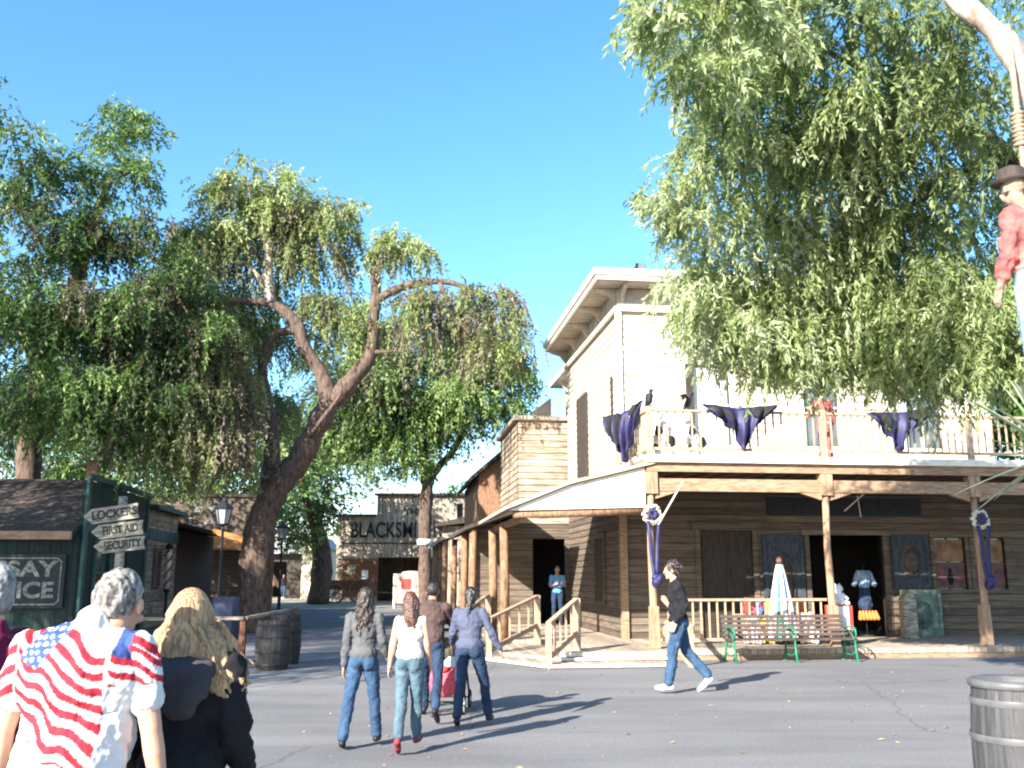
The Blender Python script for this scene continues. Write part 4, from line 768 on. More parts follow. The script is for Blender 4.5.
tn = o.data.attributes.new('tone', 'FLOAT', 'FACE'); tn.data.foreach_set('value', np.random.default_rng(1).random(len(o.data.polygons)).astype(np.float32))

# fallen leaves on the road
V = MB(); rr = random.Random(9)
for k in range(230):
    y = rr.uniform(5, 20); x = rr.uniform(-1.0, .62)*y*.0+rr.uniform(-2.5, 9)
    if abs(x) > y*.56: continue
    s = rr.uniform(.015, .05); an = rr.uniform(0, 6.28); c_, s_ = math.cos(an)*s, math.sin(an)*s
    V.add([(x-c_, y-s_, .006), (x+s_*.4, y-c_*.4, .012), (x+c_, y+s_, .007), (x-s_*.4, y+c_*.4, .015)], [(0, 1, 2, 3)])
tag(V.build('fallen_leaves', M['leafyellow'], fix=False), 'yellow fallen leaves scattered over the grey road', 'leaves', kind='stuff')

# ================================================================== STREET THINGS
def lamp(loc, h, label):
    t = empty('street_lamp', loc, 0, label, 'street lamp', 'old-fashioned street lamps by the forked tree')
    MB().lathe([(.11, 0), (.11, .12), (.07, .2), (.055, .9), (.06, 1.0), (.042, 1.05), (.035, h-.72), (.05, h-.7), (.05, h-.64), (.03, h-.6)], 12).build('post', M['iron'], t)
    a = MB(); z = h-.6
    a.lathe([(.07, z), (.13, z+.03), (.14, z+.06)], 6, smooth=False); a.lathe([(.24, z+.42), (.25, z+.45), (.14, z+.55), (.05, z+.62), (.05, z+.66), (.01, z+.72)], 6, smooth=False)
    for k in range(6): q = math.pi*2*k/6; a.bar((.13*math.cos(q), .13*math.sin(q), z+.05), (.215*math.cos(q), .215*math.sin(q), z+.43), .018)
    a.build('lantern_frame', M['iron'], t)
    MB().lathe([(.12, z+.06), (.2, z+.42)], 6, smooth=False).build('lantern_glass', M['lampglass'], t)
    return t
p = at(221, 560, 24); lamp((p.x, 24, 0), 3.45, 'nearer old street lamp, taller in view, left of the forked trunk')
p = at(281, 560, 35); lamp((p.x, 35, 0), 3.5, 'farther old street lamp just right of the forked trunk')
# signpost
p = at(120, 560, 17); t = empty('signpost', (p.x, 17, 0), 0, 'weathered wooden signpost with three tilted plank signs', 'signpost')
MB().tube([(0.03, 0, 0), (.0, 0, 1.5), (-.03, 0, 3.02)], [.085, .08, .075], 10).build('post', M['signboard'], t)
for (cx, cy, wpx, hpx, tilt, s, sz) in ((112, 514, 54, 15, 8, 'LOCKERS', .21), (118, 530, 51, 14, 7, 'FIRST AID', .20), (120, 545, 50, 13, 6, 'SECURITY', .20)):
    q = at(cx, cy, 16.9)-t.location; W_, H_ = wpx/57, hpx/57
    a = MB(); a.prism([(-W_/2-.02, .02), (-W_/2+.13, H_/2), (W_/2, H_/2), (W_/2-.03, 0), (W_/2, -H_/2), (-W_/2+.13, -H_/2)], 1, -.02, .02)
    o = a.build('sign_plank', M['signboard'], t, tuple(q), (0, -R(tilt), 0))
    text('lettering', s, sz, M['signblack'], o, (.05, -.024, 0), (R(90), 0, 0), .003, .03, .72 if len(s) > 7 else .9)
# barrels
def barrel(loc, h, r, label, m, slot=False, group=None, name='barrel'):
    t = empty(name, loc, 0, label, 'barrel', group); n = 36
    prof = [(r*.86, 0), (r*.93, h*.12), (r*.985, h*.3), (r, h*.5), (r*.985, h*.7), (r*.94, h*.88), (r*.90, h)]
    a = MB(); vs_ = []; N_ = 72
    for (rr_, z) in prof:
        for k in range(N_):
            q = 2*math.pi*k/N_; gr = .985 if k % 4 == 0 else 1.0; vs_.append((rr_*gr*math.cos(q), rr_*gr*math.sin(q), z))
    b = len(vs_); a.add(vs_, [(i*N_+k, i*N_+(k+1) % N_, (i+1)*N_+(k+1) % N_, (i+1)*N_+k) for i in range(len(prof)-1) for k in range(N_)], True); a.sm = [False]*len(a.sm)
    a.add([(r*.86*math.cos(2*math.pi*k/N_), r*.86*math.sin(2*math.pi*k/N_), .001) for k in range(N_)], [tuple(range(N_))])
    a.build('staves', M[m], t)
    a = MB()
    for z, rr_ in ((h*.1, .925), (h*.36, .997), (h*.66, .992), (h*.9, .935)): a.lathe([(r*rr_+.004, z-.022), (r*rr_+.009, z), (r*rr_+.004, z+.022)], 40, cap=False)
    a.build('hoop', M['hoop'] if slot else M['iron'], t)
    a = MB()
    if slot: a.lathe([(r*.9, h-.01), (r*.97, h+.0), (r*.98, h+.035), (r*.9, h+.05), (r*.72, h+.03), (r*.66, h-.03), (r*.64, h-.2)], 40, cap=False); a.build('lid_rim', M['hoop'], t); MB().lathe([(r*.64, h-.25), (r*.64, h-.22)], 24).build('liner', M['rubber'], t)
    else: a.lathe([(r*.88, h-.05), (r*.88, h-.03)], 30); a.build('lid', M[m], t)
    if slot: a = MB(); a.box((-.03, -r*.995, h*.56), (.16, .03, .03), (0, R(8), 0)); a.build('slot', M['rubber'], t)
    return t
barrel((3.33, 6.55, 0), .93, .30, 'grey painted barrel litter bin at the lower right corner', 'barrel', True, name='litter_bin')
barrel((-4.28, 17.6, 0), .86, .31, 'dark barrel nearest the camera at the end of the left fence', 'barrelwood', group='dark barrels by the fence')
barrel((-4.3, 18.6, 0), .92, .30, 'second dark barrel directly behind the nearer one by the lamp', 'barrelwood', group='dark barrels by the fence')
# fence and grey cabinet
t = empty('rail_fence', (-4.9, 17.8, 0), 0, 'low wooden post-and-rail fence beside the dark barrels', 'fence')
a = MB(); a.bar((-2.6, 0, .86), (.02, 0, .88), .08, .06); a.build('rail', M['greywoodh'], t); a = MB(); a.bar((.05, 0, .88), (.5, 1.6, .98), .1, .05); a.build('rail', M['greywoodh'], t)
a = MB(); a.bar((-2.6, 0, .45), (.02, 0, .45), .05, .1); a.build('rail', M['wagon'], t)
for x in (-2.5, -1.2, .0): a = MB(); a.box((x, .05, .44), (.1, .1, .88)); a.build('post', M['wagon'], t)
a = MB(); a.box((.55, 1.65, .5), (.1, .1, 1.05)); a.build('post', M['wagon'], t)
t = empty('utility_cabinet', (-5.45, 18.6, 0), 0, 'blue-grey painted metal cabinet behind the low fence', 'cabinet')
MB().box((0, 0, .62), (.42, .35, 1.24)).build('body', M['slate'], t, bevel=.02); a = MB(); a.box((0, -.19, .64), (.36, .02, 1.1)); a.build('door', M['slate'], t, bevel=.004)
# poster board
t = empty('poster_board', (at(413, 590, 49).x, 49, 0), 0, 'pale pink free-standing poster board before the blacksmith door', 'poster board')
a = MB(); a.b2(-1.0, 1.0, -.04, .04, .25, 1.72); a.ell((-.1, 0, 1.75), (.5, .03, .1)); a.build('board', M['pinkboard'], t); a = MB(); a.bar((-.95, 0, 0), (-.95, 0, 1.7), .09); a.bar((.95, 0, 0), (.95, 0, 1.7), .09); a.bar((-.95, 0, .2), (-.95, .6, 0), .06); a.bar((.95, 0, .2), (.95, .6, 0), .06); a.build('leg', M['white'], t)
a = MB(); a.b2(-.6, -.1, -.06, -.042, .95, 1.45); a.build('picture', M['red'], t); a = MB(); a.b2(-.1, .45, -.06, -.042, .45, .82); a.build('picture', M['orange'], t); a = MB(); a.b2(.02, .33, -.075, -.062, .53, .74); a.build('picture', M['white'], t)
# ---- bench
t = empty('park_bench', B(2.58, -.86), YAW, 'slatted bench with green cast-iron ends in front of the porch railing', 'bench')
for x in (-1.22, 0, 1.22):
    a = MB(); P_ = lambda pts, r_: a.tube([(x, y, z) for y, z in pts], r_, 6)
    P_([(-.32, .0), (-.26, .2), (-.24, .40)], [.028, .022, .02]); P_([(.34, 0), (.24, .2), (.2, .4), (.27, .62), (.36, .86)], [.028, .024, .024, .022, .018]); P_([(-.26, .41), (0, .39), (.2, .40)], .02)
    P_([(-.24, .41), (-.30, .52), (-.27, .63), (-.12, .66), (.12, .645), (.28, .64)], .02); P_([(-.26, .2), (-.1, .12), (.1, .12), (.25, .2)], .014); P_([(-.24, .62), (-.19, .57), (-.14, .6), (-.17, .64)], .012)
    P_([(-.1, .39), (-.02, .28), (.08, .28), (.15, .39)], .012); P_([(-.2, .43), (-.12, .52), (-.02, .56), (.08, .5), (.18, .5)], .012)
    a.tube([(x, -.34, .012), (x, -.26, .012)], .03, 6); a.tube([(x, .3, .012), (x, .38, .012)], .03, 6); a.build('bench_end', M['iron_green'], t)
for k in range(5): a = MB(); a.box((0, -.22+k*.1, .425), (2.56, .075, .028)); a.build('seat_slat', M['slat'], t)
for k in range(5): a = MB(); a.box((0, .185+k*.036, .50+k*.085), (2.56, .022, .062), (R(-22), 0, 0)); a.build('back_slat', M['slat'], t)

# ================================================================== CLOTH DECORATION
def drape(label, loc, rz, wd, dp, mid, seed, tilt=0, group='purple and black swags on the balcony', fan=.34):
    """gathered swag: wings along x, hanging point in the middle"""
    t = empty('fabric_swag', loc, rz, label, 'swag', group); r = random.Random(seed)
    for name, m, k0, off in (('purple_cloth', 'purple', 1.0, 0), ('black_cloth', 'blackcloth', .93, -.045)):
        a = MB(); n, q = 44, 12; vs_ = []; ph = r.uniform(0, 6)
        for j in range(q+1):
            for i in range(n+1):
                s = i/n*2-1; f = j/q; depth = (dp*(fan+(1-fan)*math.exp(-((s-mid)/.33)**2)))*(1-abs(s)**4*.55)
                x = s*wd/2*k0*(1-.55*f**1.3*(1-abs(s)*.3))+mid*wd*.25*f; z = tilt*s-(f*depth)+.08*abs(s)-.02
                y = off-.05-.07*math.sin(s*15+ph+f*2)*(.4+f)-.11*math.sin(math.pi*min(1, f*1.2))
                vs_.append((x, y, z*(1 if k0 == 1 else .9)))
        a.add(vs_, [(j*(n+1)+i, j*(n+1)+i+1, (j+1)*(n+1)+i+1, (j+1)*(n+1)+i) for j in range(q) for i in range(n)], True)
        o = a.build(name, M[m], t, fix=False); md = o.modifiers.new('t', 'SOLIDIFY'); md.thickness = .012
        if k0 < 1:   # cut the black layer into separate gathers
            me = o.data; bm = bmesh.new(); bm.from_mesh(me); bm.faces.ensure_lookup_table()
            dl = [f_ for f_ in bm.faces if math.sin(f_.calc_center_median().x*9/wd+seed+math.sin(f_.calc_center_median().z*4)) > .25]
            bmesh.ops.delete(bm, geom=dl, context='FACES'); bm.to_mesh(me); bm.free()
    return t
drape('purple and black swag hanging on the left end of the balcony rail', B(-.2, .8, 5.14), YAW-R(48), 1.1, 1.1, .05, 1, .14, fan=.75)
drape('bat-shaped purple swag over the front rail between the crows and the middle post', B(2.02, -.12, 5.12), YAW, 1.7, .95, .1, 2, fan=.5)
drape('purple and black swag on the rail under the foliage, left of the last post', B(5.75, -.12, 5.12), YAW, 1.75, .85, -.2, 3, .12, fan=.6)
def wreath(loc, rz, label, L1):
    t = empty('ribboned_wreath', loc, rz, label, 'wreath', 'purple wreaths tied to porch posts'); r = random.Random(3)
    a = MB()
    for k in range(34):
        q = k/34*2*math.pi+r.uniform(-.05, .05); rr_ = .17+r.uniform(-.03, .03); a.ell((rr_*math.cos(q), r.uniform(-.04, .02), rr_*math.sin(q)), (.05, .035, .03), (r.uniform(0, 3), r.uniform(0, 3), q), 6, 4)
    a.build('ring', M['bone'], t)
    a = MB()
    for k in range(7): q = k/7*6.28; a.ell((.07*math.cos(q), -.06, .07*math.sin(q)+.03), (.065, .03, .04), (0, q, 0), 8, 5)
    a.build('bow', M['purple'], t)
    a = MB()
    for s in (-1, 1):
        n = 14; vs_ = []
        for i in range(n+1):
            f = i/n; c = Vector((s*(.09*(1-f)+.02), -.07-.02*math.sin(f*9+s), -.12-f*L1)); vs_ += [c+Vector((-.04, .01, 0)), c+Vector((.04, -.01, 0))]
        a.add(vs_, [(2*i, 2*i+1, 2*i+3, 2*i+2) for i in range(n)], True)
    o = a.build('ribbon', M['purple'], t, fix=False); md = o.modifiers.new('t', 'SOLIDIFY'); md.thickness = .01
    a = MB()
    for k in range(8): a.ell((r.uniform(-.05, .1), -.09+r.uniform(-.03, .03), -.17-L1+r.uniform(-.1, .08)), (.1, .06, .08), (r.uniform(0, 3), r.uniform(0, 3), 0), 8, 6)
    a.build('knot', M['purple'], t); return t
wreath(B(.1, -.12, 2.85), YAW, 'cream wreath with long purple ribbons on the corner post near the man', 1.15)
wreath(B(7.3, -.12, 2.8), YAW, 'purple ribboned wreath on the porch post at the right', 1.15)
t = empty('broom', B(.2, -.25, 2.75), YAW, 'thin pale stick poking out of the wreath on the corner post', 'stick'); MB().tube([(-.02, 0, -.1), (.5, -.1, .78)], [.02, .018], 6).build('stick', M['trim'], t)

# ================================================================== remeshed organic shapes
def organic(name, mb, voxel, m, parent=None, smooth=4, disp=None, mats=None, shrink=None):
    me = mb.mesh(name+'_src', fix=True); o = bpy.data.objects.new(name, me); COL.objects.link(o)
    r_ = o.modifiers.new('r', 'REMESH'); r_.mode = 'VOXEL'; r_.voxel_size = voxel; r_.use_smooth_shade = True
    if smooth: s_ = o.modifiers.new('s', 'SMOOTH'); s_.iterations = smooth; s_.factor = .6
    if disp:
        for i, (sc_, st_, kind) in enumerate(disp if isinstance(disp, list) else [disp]):
            tx = bpy.data.textures.new(name+'_folds', kind); tx.noise_scale = sc_
            if kind == 'CLOUDS': tx.noise_depth = 2
            d_ = o.modifiers.new('d', 'DISPLACE'); d_.texture = tx; d_.strength = st_; d_.mid_level = .5; d_.texture_coords = 'LOCAL'
    bpy.context.view_layer.update(); dg = bpy.context.evaluated_depsgraph_get(); nm = bpy.data.meshes.new_from_object(o.evaluated_get(dg))
    bpy.data.objects.remove(o); bpy.data.meshes.remove(me); nm.name = name; nm.materials.clear()
    nm.polygons.foreach_set('use_smooth', [True]*len(nm.polygons))
    return link(name, nm, m, parent)

def crow(loc, rz, label, spread=0):
    t = empty('crow', loc, rz, label, 'bird', 'artificial crows on the balcony rail'); a = MB()
    a.cap2((0, .02, .12), .075, (0, -.03, .26), .05); a.ell((0, -.06, .33), (.042, .055, .045)); a.cap2((0, .06, .1), .045, (0, .12, -.06), .02); a.cap2((0, -.1, .33), .018, (0, -.16, .32), .005)
    if spread:
        for s in (-1, 1):
            a.cap2((s*.05, 0, .22), .035, (s*.22, .03, .3), .02)
            for k in range(5): a.cap2((s*(.14+.03*k), .03, .28), .018, (s*(.2+.05*k), .1, .12+.03*k), .01)
    else:
        for s in (-1, 1): a.cap2((s*.06, .0, .24), .035, (s*.045, .1, .02), .015)
    organic('body', a, .011, M['crow'], t, 2)
    b = MB(); 
    for s in (-1, 1): b.tube([(s*.03, 0, .07), (s*.03, -.01, 0)], .008, 5); b.tube([(s*.03, -.05, .003), (s*.03, .03, .003)], .007, 5)
    b.build('leg', M['iron'], t)
crow(B(.14, -.02, 5.13), YAW+R(20), 'upright black crow on the corner post of the balcony')
crow(B(.98, -.02, 5.08), YAW+R(60), 'black crow with half spread wings beside the white dummies', 1)
def ghost(loc, rz, label, h, lean, hat):
    t = empty('draped_dummy', loc, rz, label, 'dummy', 'draped dummies behind the balcony rail'); a = MB()
    a.cap2((0, 0, .1), .26, (0, 0, .35), .2); a.cap2((0, 0, .35), .2, (lean*.5, 0, h-.3), .13); a.ell((lean*.7, -.02, h-.1), (.09, .1, .12)); a.cap2((-.16, 0, h-.35), .06, (-.28, -.15, .35), .05); a.cap2((.18, 0, h-.35), .06, (.3, -.12, .3), .05)
    organic('cloth', a, .02, M['white'], t, 2, (.09, .12, 'CLOUDS'))
    b = MB(); b.ell((-.12, -.17, .55), (.09, .05, .12)); b.ell((.16, -.16, .34), (.1, .06, .13)); b.ell((-.2, -.2, .2), (.07, .06, .07)); organic('black_patch', b, .015, M['blackcloth'], t, 1, (.06, .06, 'CLOUDS'))
    if hat: c = MB(); c.lathe([(.2, h-.03), (.19, h-.015), (.1, h), (.085, h+.13), (.05, h+.15)], 16, (lean*.7, 0, 0)); c.build('hat', M['blackcloth'], t)
ghost(B(.5, .4, 4.1), YAW, 'white draped dummy with black patches behind the rail at the balcony corner', .95, .1, False)
ghost(B(1.15, .4, 4.1), YAW+.4, 'second white draped dummy, nearer the curtained window', 1.0, -.15, False)

# ================================================================== shop goods
t = empty('striped_poncho_display', B(3.12, .75, .2), YAW, 'tall cone of bright white, red and blue striped cloth behind the bench', 'cloth display')
cols = ['white', 'red', 'white', 'blue', 'white', 'teal', 'white', 'white', 'white', 'yellow', 'white', 'white', 'blue', 'red', 'white', 'teal']
n = len(cols)
for i, cn in enumerate(cols):
    a = MB(); vs_ = []
    for j in range(13):
        f = j/12; z = 1.52*(1-f)+.15; rr_ = .07+.25*f**.8
        for k in range(5): q = -2*math.pi*(i+k/4)/n; fo = 1+.12*math.sin(q*7)*f; vs_.append((rr_*fo*math.cos(q), rr_*fo*math.sin(q), z))
    a.add(vs_, [(j*5+k, j*5+k+1, (j+1)*5+k+1, (j+1)*5+k) for j in range(12) for k in range(4)], True); a.build('cloth_panel', M[cn], t, fix=False)
a = MB(); a.tube([(0, 0, 0), (0, 0, 1.62)], .03, 8); a.ell((0, 0, 1.74), (.075, .08, .1)); a.build('stand', M['hairbrown'], t)
t = empty('toy_table', B(3.2, 1.6, .2), YAW, 'low wooden display table loaded with bright soft toys behind the bench', 'table')
MB().b2(-.75, .75, -.35, .35, .55, .6).build('tabletop', M['rail'], t)
for sx_ in (-.7, .7):
    for sy_ in (-.3, .3): MB().box((sx_, sy_, .275), (.06, .06, .55)).build('leg', M['rail'], t)
def plush_mesh():
    a = MB(); a.ell((0, 0, .1), (.085, .07, .1)); a.ell((0, -.02, .23), (.065, .06, .06)); a.ell((0, -.075, .22), (.028, .025, .022))
    for s in (-1, 1): a.ell((s*.045, 0, .285), (.024, .015, .024)); a.cap2((s*.07, -.02, .15), .026, (s*.1, -.08, .09), .022); a.cap2((s*.05, -.03, .04), .032, (s*.07, -.12, .03), .028)
    return a
pb = organic('plush_toy', plush_mesh(), .012, None, None, 2); pm = pb.data; bpy.data.objects.remove(pb); rr = random.Random(2)
names = [('red', 'red'), ('blue', 'blue'), ('yellow', 'yellow'), ('teal', 'teal-green'), ('white', 'white'), ('orange', 'orange'), ('pink', 'pink')]
spots = [(-.6, -.2, .6), (-.35, -.22, .6), (-.1, -.2, .6), (.15, -.22, .6), (.4, -.2, .6), (.63, -.2, .6), (-.5, .1, .6), (-.2, .12, .6), (.1, .1, .6), (.4, .12, .6)]
where = ['front row far left', 'front row second from left', 'front row third from left', 'front row third from right', 'front row second from right', 'front row far right', 'back row far left', 'back row second from left', 'back row second from right', 'back row far right']
for i, (x, y, z) in enumerate(spots):
    cn, word = names[i % 7]; me = pm.copy(); me.materials.clear(); me.materials.append(M[cn]); o = bpy.data.objects.new('plush_toy', me); COL.objects.link(o)
    o.location = B(3.2, 1.6, .2)+Vector((CA*x-SA*y, SA*x+CA*y, z)); o.rotation_euler = (0, 0, YAW+rr.uniform(-.6, .6)); s = rr.uniform(.85, 1.25); o.scale = (s, s, s)
    tag(o, f'{word} soft toy on the display table, {where[i]}', 'soft toy', 'soft toys on the display table')
for i, (x, y, z, cn, s, lab) in enumerate([(2.55, 1.0, .2, 'white', 2.0, 'white soft toy on the boardwalk below the table, left'), (3.75, 1.0, .2, 'white', 2.2, 'large white soft toy on the boardwalk, right of the striped cloth'), (3.45, 1.05, .2, 'red', 1.8, 'red soft toy on the boardwalk beside the striped cloth'), (2.8, 1.1, .2, 'yellow', 1.8, 'yellow soft toy on the boardwalk left of the striped cloth'), (4.3, .55, 1.02, 'white', 1.5, 'white soft toy sitting on top of the red box')]):
    me = pm.copy(); me.materials.clear(); me.materials.append(M[cn]); o = bpy.data.objects.new('plush_toy', me); COL.objects.link(o); o.location = B(x, y, z); o.rotation_euler = (0, 0, YAW+.2*i-.4); o.scale = (s,)*3; tag(o, lab, 'soft toy', 'soft toys on the display table' if i < 4 else None)
t = empty('display_box', B(4.3, .55, .2), YAW, 'red display box with white printed front right of the middle post', 'box')
MB().b2(-.22, .22, -.2, .2, .3, .82).build('box', M['red'], t, bevel=.01); a = MB(); a.b2(-.19, .12, -.215, -.202, .33, .8); a.build('front_label', M['white'], t); a = MB(); a.b2(-.2, .2, -.18, .18, 0, .299); a.build('plinth', M['darkwood'], t)
# outfit hanging in the doorway
t = empty('clothes_mannequin', B(6.32, 3.3, .2), YAW, 'headless mannequin in light blue shirt and grey skirt in the shop doorway', 'mannequin')
MB().tube([(0, 0, 0), (0, 0, 1.75)], .02, 8).lathe([(.2, 0), (.18, .03), (.03, .05)], 16).build('stand', M['iron'], t)
a = MB(); a.cap2((-.13, 0, 1.5), .06, (.13, 0, 1.5), .06); a.cap2((0, 0, 1.4), .15, (0, 0, 1.2), .13); a.cap2((-.16, 0, 1.49), .06, (-.26, -.02, 1.22), .06); a.cap2((.16, 0, 1.49), .06, (.26, -.02, 1.22), .06); organic('shirt', a, .014, mat('pale_blue_plaid', (.28, .42, .55), .8, (.12, .18, .26), scale=5, stretch=(8, 1, 1)), t, 2, (.08, .05, 'CLOUDS'))
a = MB(); a.cap2((0, 0, 1.1), .13, (0, 0, .72), .17); organic('skirt', a, .014, M['jeansdark'], t, 2, (.08, .06, 'CLOUDS'))
a = MB(); 
for k in range(6): a.cap2((-.2+k*.08, -.1, .58), .03, (-.22+k*.09, -.14, .42), .05)
organic('orange_cloth', a, .012, M['orange'], t, 2)
t = empty('leaning_board', B(6.85, 2.3, .2), YAW, 'narrow grey board with pointed top beside the peeling green panel', 'board')
a = MB(); a.prism([(-.16, 0), (.16, 0), (.16, .9), (0, 1.12), (-.16, .9)], 1, -.12, .12); a.build('board', M['signboard'], t, bevel=.01)
# ================================================================== PEOPLE
def rotx(p, c, a):
    y, z = p.y-c.y, p.z-c.z; return Vector((p.x, c.y+y*math.cos(a)-z*math.sin(a), c.z+y*math.sin(a)+z*math.cos(a)))
def person(loc, rz, h, label, legs, arms, top, bottom, hair, shoes='shoeblack', skin='skin', lean=0, g=1.0, sh=1.0, headyaw=0, headpitch=0, headx=0, sleeve='long', vox=.010, fem=False, cat='person', name='person', group=None, hem=.90, detail=True, shirt_hook=None, hand_open=.5, hip=1.0, ease=1.0, seed=0):
    k = h/1.75; t = empty(name, loc, rz, label, cat, group)
    HC = Vector((0, 0, .93))
    def T(p):
        p = rotx(Vector(p), HC, -R(lean)); return p
    S = lambda p: Vector(p)*k
    # joints
    J = {}
    for s, key in ((-1, 'L'), (1, 'R')):
        f, kn, sp, pitch = legs[key]; hp = Vector((s*.088*hip, 0, .92)); a1 = R(f); d1 = Vector((sp, math.sin(a1), -math.cos(a1))).normalized()
        kneep = hp+d1*.44; a2 = R(f-kn); d2 = Vector((sp*.6, math.sin(a2), -math.cos(a2))).normalized(); an = kneep+d2*.42
        ft = Vector((s*.10, math.cos(R(pitch)), -math.sin(R(pitch)))).normalized(); heel = an+Vector((0, -.035, 0))-Vector((0, 0, .045)); upf = ft.cross(Vector((1, 0, 0)))
        if pitch: heel = an+Vector((0, -.03-.01, -.04))
        toe = heel+ft*.20; J[key] = (hp, kneep, an, heel, toe)
        f2, ab, el, inn = arms[key]; shp = T((s*.168*sh, 0, 1.395-.02*(g > 1.2))); a3 = R(f2+lean*0); d3 = Vector((s*math.sin(R(ab)), math.sin(a3)*math.cos(R(ab)), -math.cos(a3)*math.cos(R(ab))))
        elb = shp+d3*.285; a4 = a3+R(el); d4 = Vector((s*math.sin(R(ab))-s*inn, math.sin(a4), -math.cos(a4))).normalized(); wr = elb+d4*.245; J[key+'a'] = (shp, elb, wr, d4)
    low = min(min(J[q][3].z, J[q][4].z)-.036 for q in 'LR'); dz = -low
    mv = Vector((0, 0, dz)); 
    def q_(p): return (Vector(p)+mv)*k
    nk = T((headx*.35, .0, 1.44)); hd = T((headx, .03, 1.60-(.075 if g > 1.25 else 0))); 
    hq = Euler((-R(lean)*.5+R(headpitch), 0, R(headyaw))).to_matrix()
    hsc = 1.1 if g > 1.25 else 1.0
    hv = lambda x, y, z: q_(hd+hq@Vector((x, y, z))*hsc)
    def torso(a, e, lowz=.93):
        a.cap2(q_(T((-.105*sh, 0, 1.37))), (.062+e)*k, q_(T((.105*sh, 0, 1.37))), (.062+e)*k)
        for s in (-1, 1): a.cap2(q_(T((headx*.3, -.01, 1.435))), (.042+e*.6)*k, q_(T((s*.125*sh, -.005, 1.40))), (.036+e)*k)
        a.ell(q_(T((0, .0, 1.27))), ((.158*g*(.5+.5*sh)+e)*k, (.108*g+e)*k, (.19+e*.5)*k)); 
        if fem:
            for s in (-1, 1): a.ell(q_(T((s*.07, .085, 1.26))), ((.058+e)*k, (.05+e)*k, (.058+e)*k))
        a.ell(q_(T((0, .005*g, 1.10))), (((.132 if fem else .145)*g+e)*k, (.098*g+e)*k, (.16+e*.5)*k))
        if g > 1.1: a.ell(q_(T((0, .07, 1.08))), ((.14*g+e)*k, (.12*g+e)*k, (.17+e)*k)); a.ell(q_(T((0, -.02, 1.0))), ((.145*g+e)*k, (.11*g+e)*k, (.16+e)*k))
    def pelvis(a, e): a.ell(q_((0, -.005, .945)), ((.162*hip*(.5+.5*g)+e)*k, (.112*(.6+.4*g)+e)*k, (.105+e*.4)*k)); [a.ell(q_((s*.07*hip, -.055, .90)), ((.078*hip+e)*k, (.07+e)*k, (.085+e)*k)) for s in (-1, 1)]
    def leg(a, e, cuff, both='LR'):
        for key in both:
            hp, kn, an, heel, toe = J[key]; a.cap2(q_(hp+Vector((0, 0, -.02))), (.092*hip+e)*k, q_(kn), (.060+e)*k); mid = kn.lerp(an, .3)+Vector((0, -.012, 0))
            a.cap2(q_(kn), (.058+e)*k, q_(mid), (.060+e)*k); a.cap2(q_(mid), (.059+e)*k, q_(an+Vector((0, 0, .03))), (cuff)*k)
    def arm(a, e, w_, part=1.0):
        for key in 'LR':
            s, el, wr, d = J[key+'a']
            if part < 1: m = s.lerp(el, part); a.cap2(q_(s), (.052+e)*k*(.8+.2*g), q_(m), (.046+e*1.9)*k*(.85+.15*g)); continue
            a.cap2(q_(s), (.054+e)*k, q_(el), (.041+e)*k); a.cap2(q_(el), (.040+e)*k, q_(el.lerp(wr, .35)), (.041+e)*k); a.cap2(q_(el.lerp(wr, .35)), (.040+e)*k, q_(wr), (w_)*k)
    # ---- body: one mesh
    a = MB(); torso(a, -.012); pelvis(a, -.014); leg(a, -.014, .034); arm(a, -.003, .026)
    if sleeve != 'none': pass
    a.cap2(q_(nk-Vector((0, 0, .03))), .062*k, q_(hd+Vector((0, -.02, -.06))), .054*k)
    a.ell(hv(0, -.012, .028), (.074*k, .094*k, .094*k), hq.to_euler()); a.ell(hv(0, .028, -.05), (.054*k, .062*k, .066*k), hq.to_euler())
    a.cap2(hv(0, .088, .015), .010*k, hv(0, .106, -.020), .013*k); a.ell(hv(0, .072, .035), (.05*k, .02*k, .012*k), hq.to_euler()); a.ell(hv(0, .078, -.092), (.022*k, .018*k, .016*k)); a.ell(hv(0, .086, -.055), (.024*k, .012*k, .012*k))
    for s in (-1, 1): a.ell(hv(s*.078, -.005, -.005), (.009*k, .02*k, .032*k), hq.to_euler()); a.ell(hv(s*.036, .07, -.025), (.024*k, .02*k, .02*k))
    for key, s in (('L', -1), ('R', 1)):
        sp_, el, wr, d = J[key+'a']; x, y, _ = frame_from(d); side = Vector((0, 1, 0)) if abs(d.y) < .8 else Vector((0, 0, 1))
        fw = (side-d*side.dot(d)).normalized(); nrm = d.cross(fw).normalized()*(-s)   # nrm points to the palm side (inward)
        if nrm.x*s > 0: nrm = -nrm
        pc = wr+d*.05; a.cap2(q_(wr), .027*k, q_(wr+d*.02), .028*k)
        for o_ in (-.026, -.009, .009, .026): a.cap2(q_(wr+d*.02+fw*o_*.7), .0165*k, q_(wr+d*.085+fw*o_), .0125*k)
        if detail:
            cu = hand_open
            for i, (o_, ln) in enumerate(((.031, .070), (.0105, .078), (-.0105, .073), (-.031, .058))):
                b0 = wr+d*.085+fw*o_; d1 = (d+nrm*.35*cu+fw*o_*2.5).normalized(); d2 = (d+nrm*(1.1*cu)+fw*o_*2.5).normalized(); m1 = b0+d1*ln*.5; a.cap2(q_(b0), .0095*k, q_(m1), .0088*k); a.cap2(q_(m1), .0088*k, q_(m1+d2*ln*.5), .0072*k)
            b0 = wr+d*.03+fw*.028; m1 = b0+(d*.6+fw*.75+nrm*.3).normalized()*.038; a.cap2(q_(b0), .014*k, q_(m1), .0105*k); a.cap2(q_(m1), .0105*k, q_(m1+(d+nrm*.4+fw*.15).normalized()*.032), .0085*k)
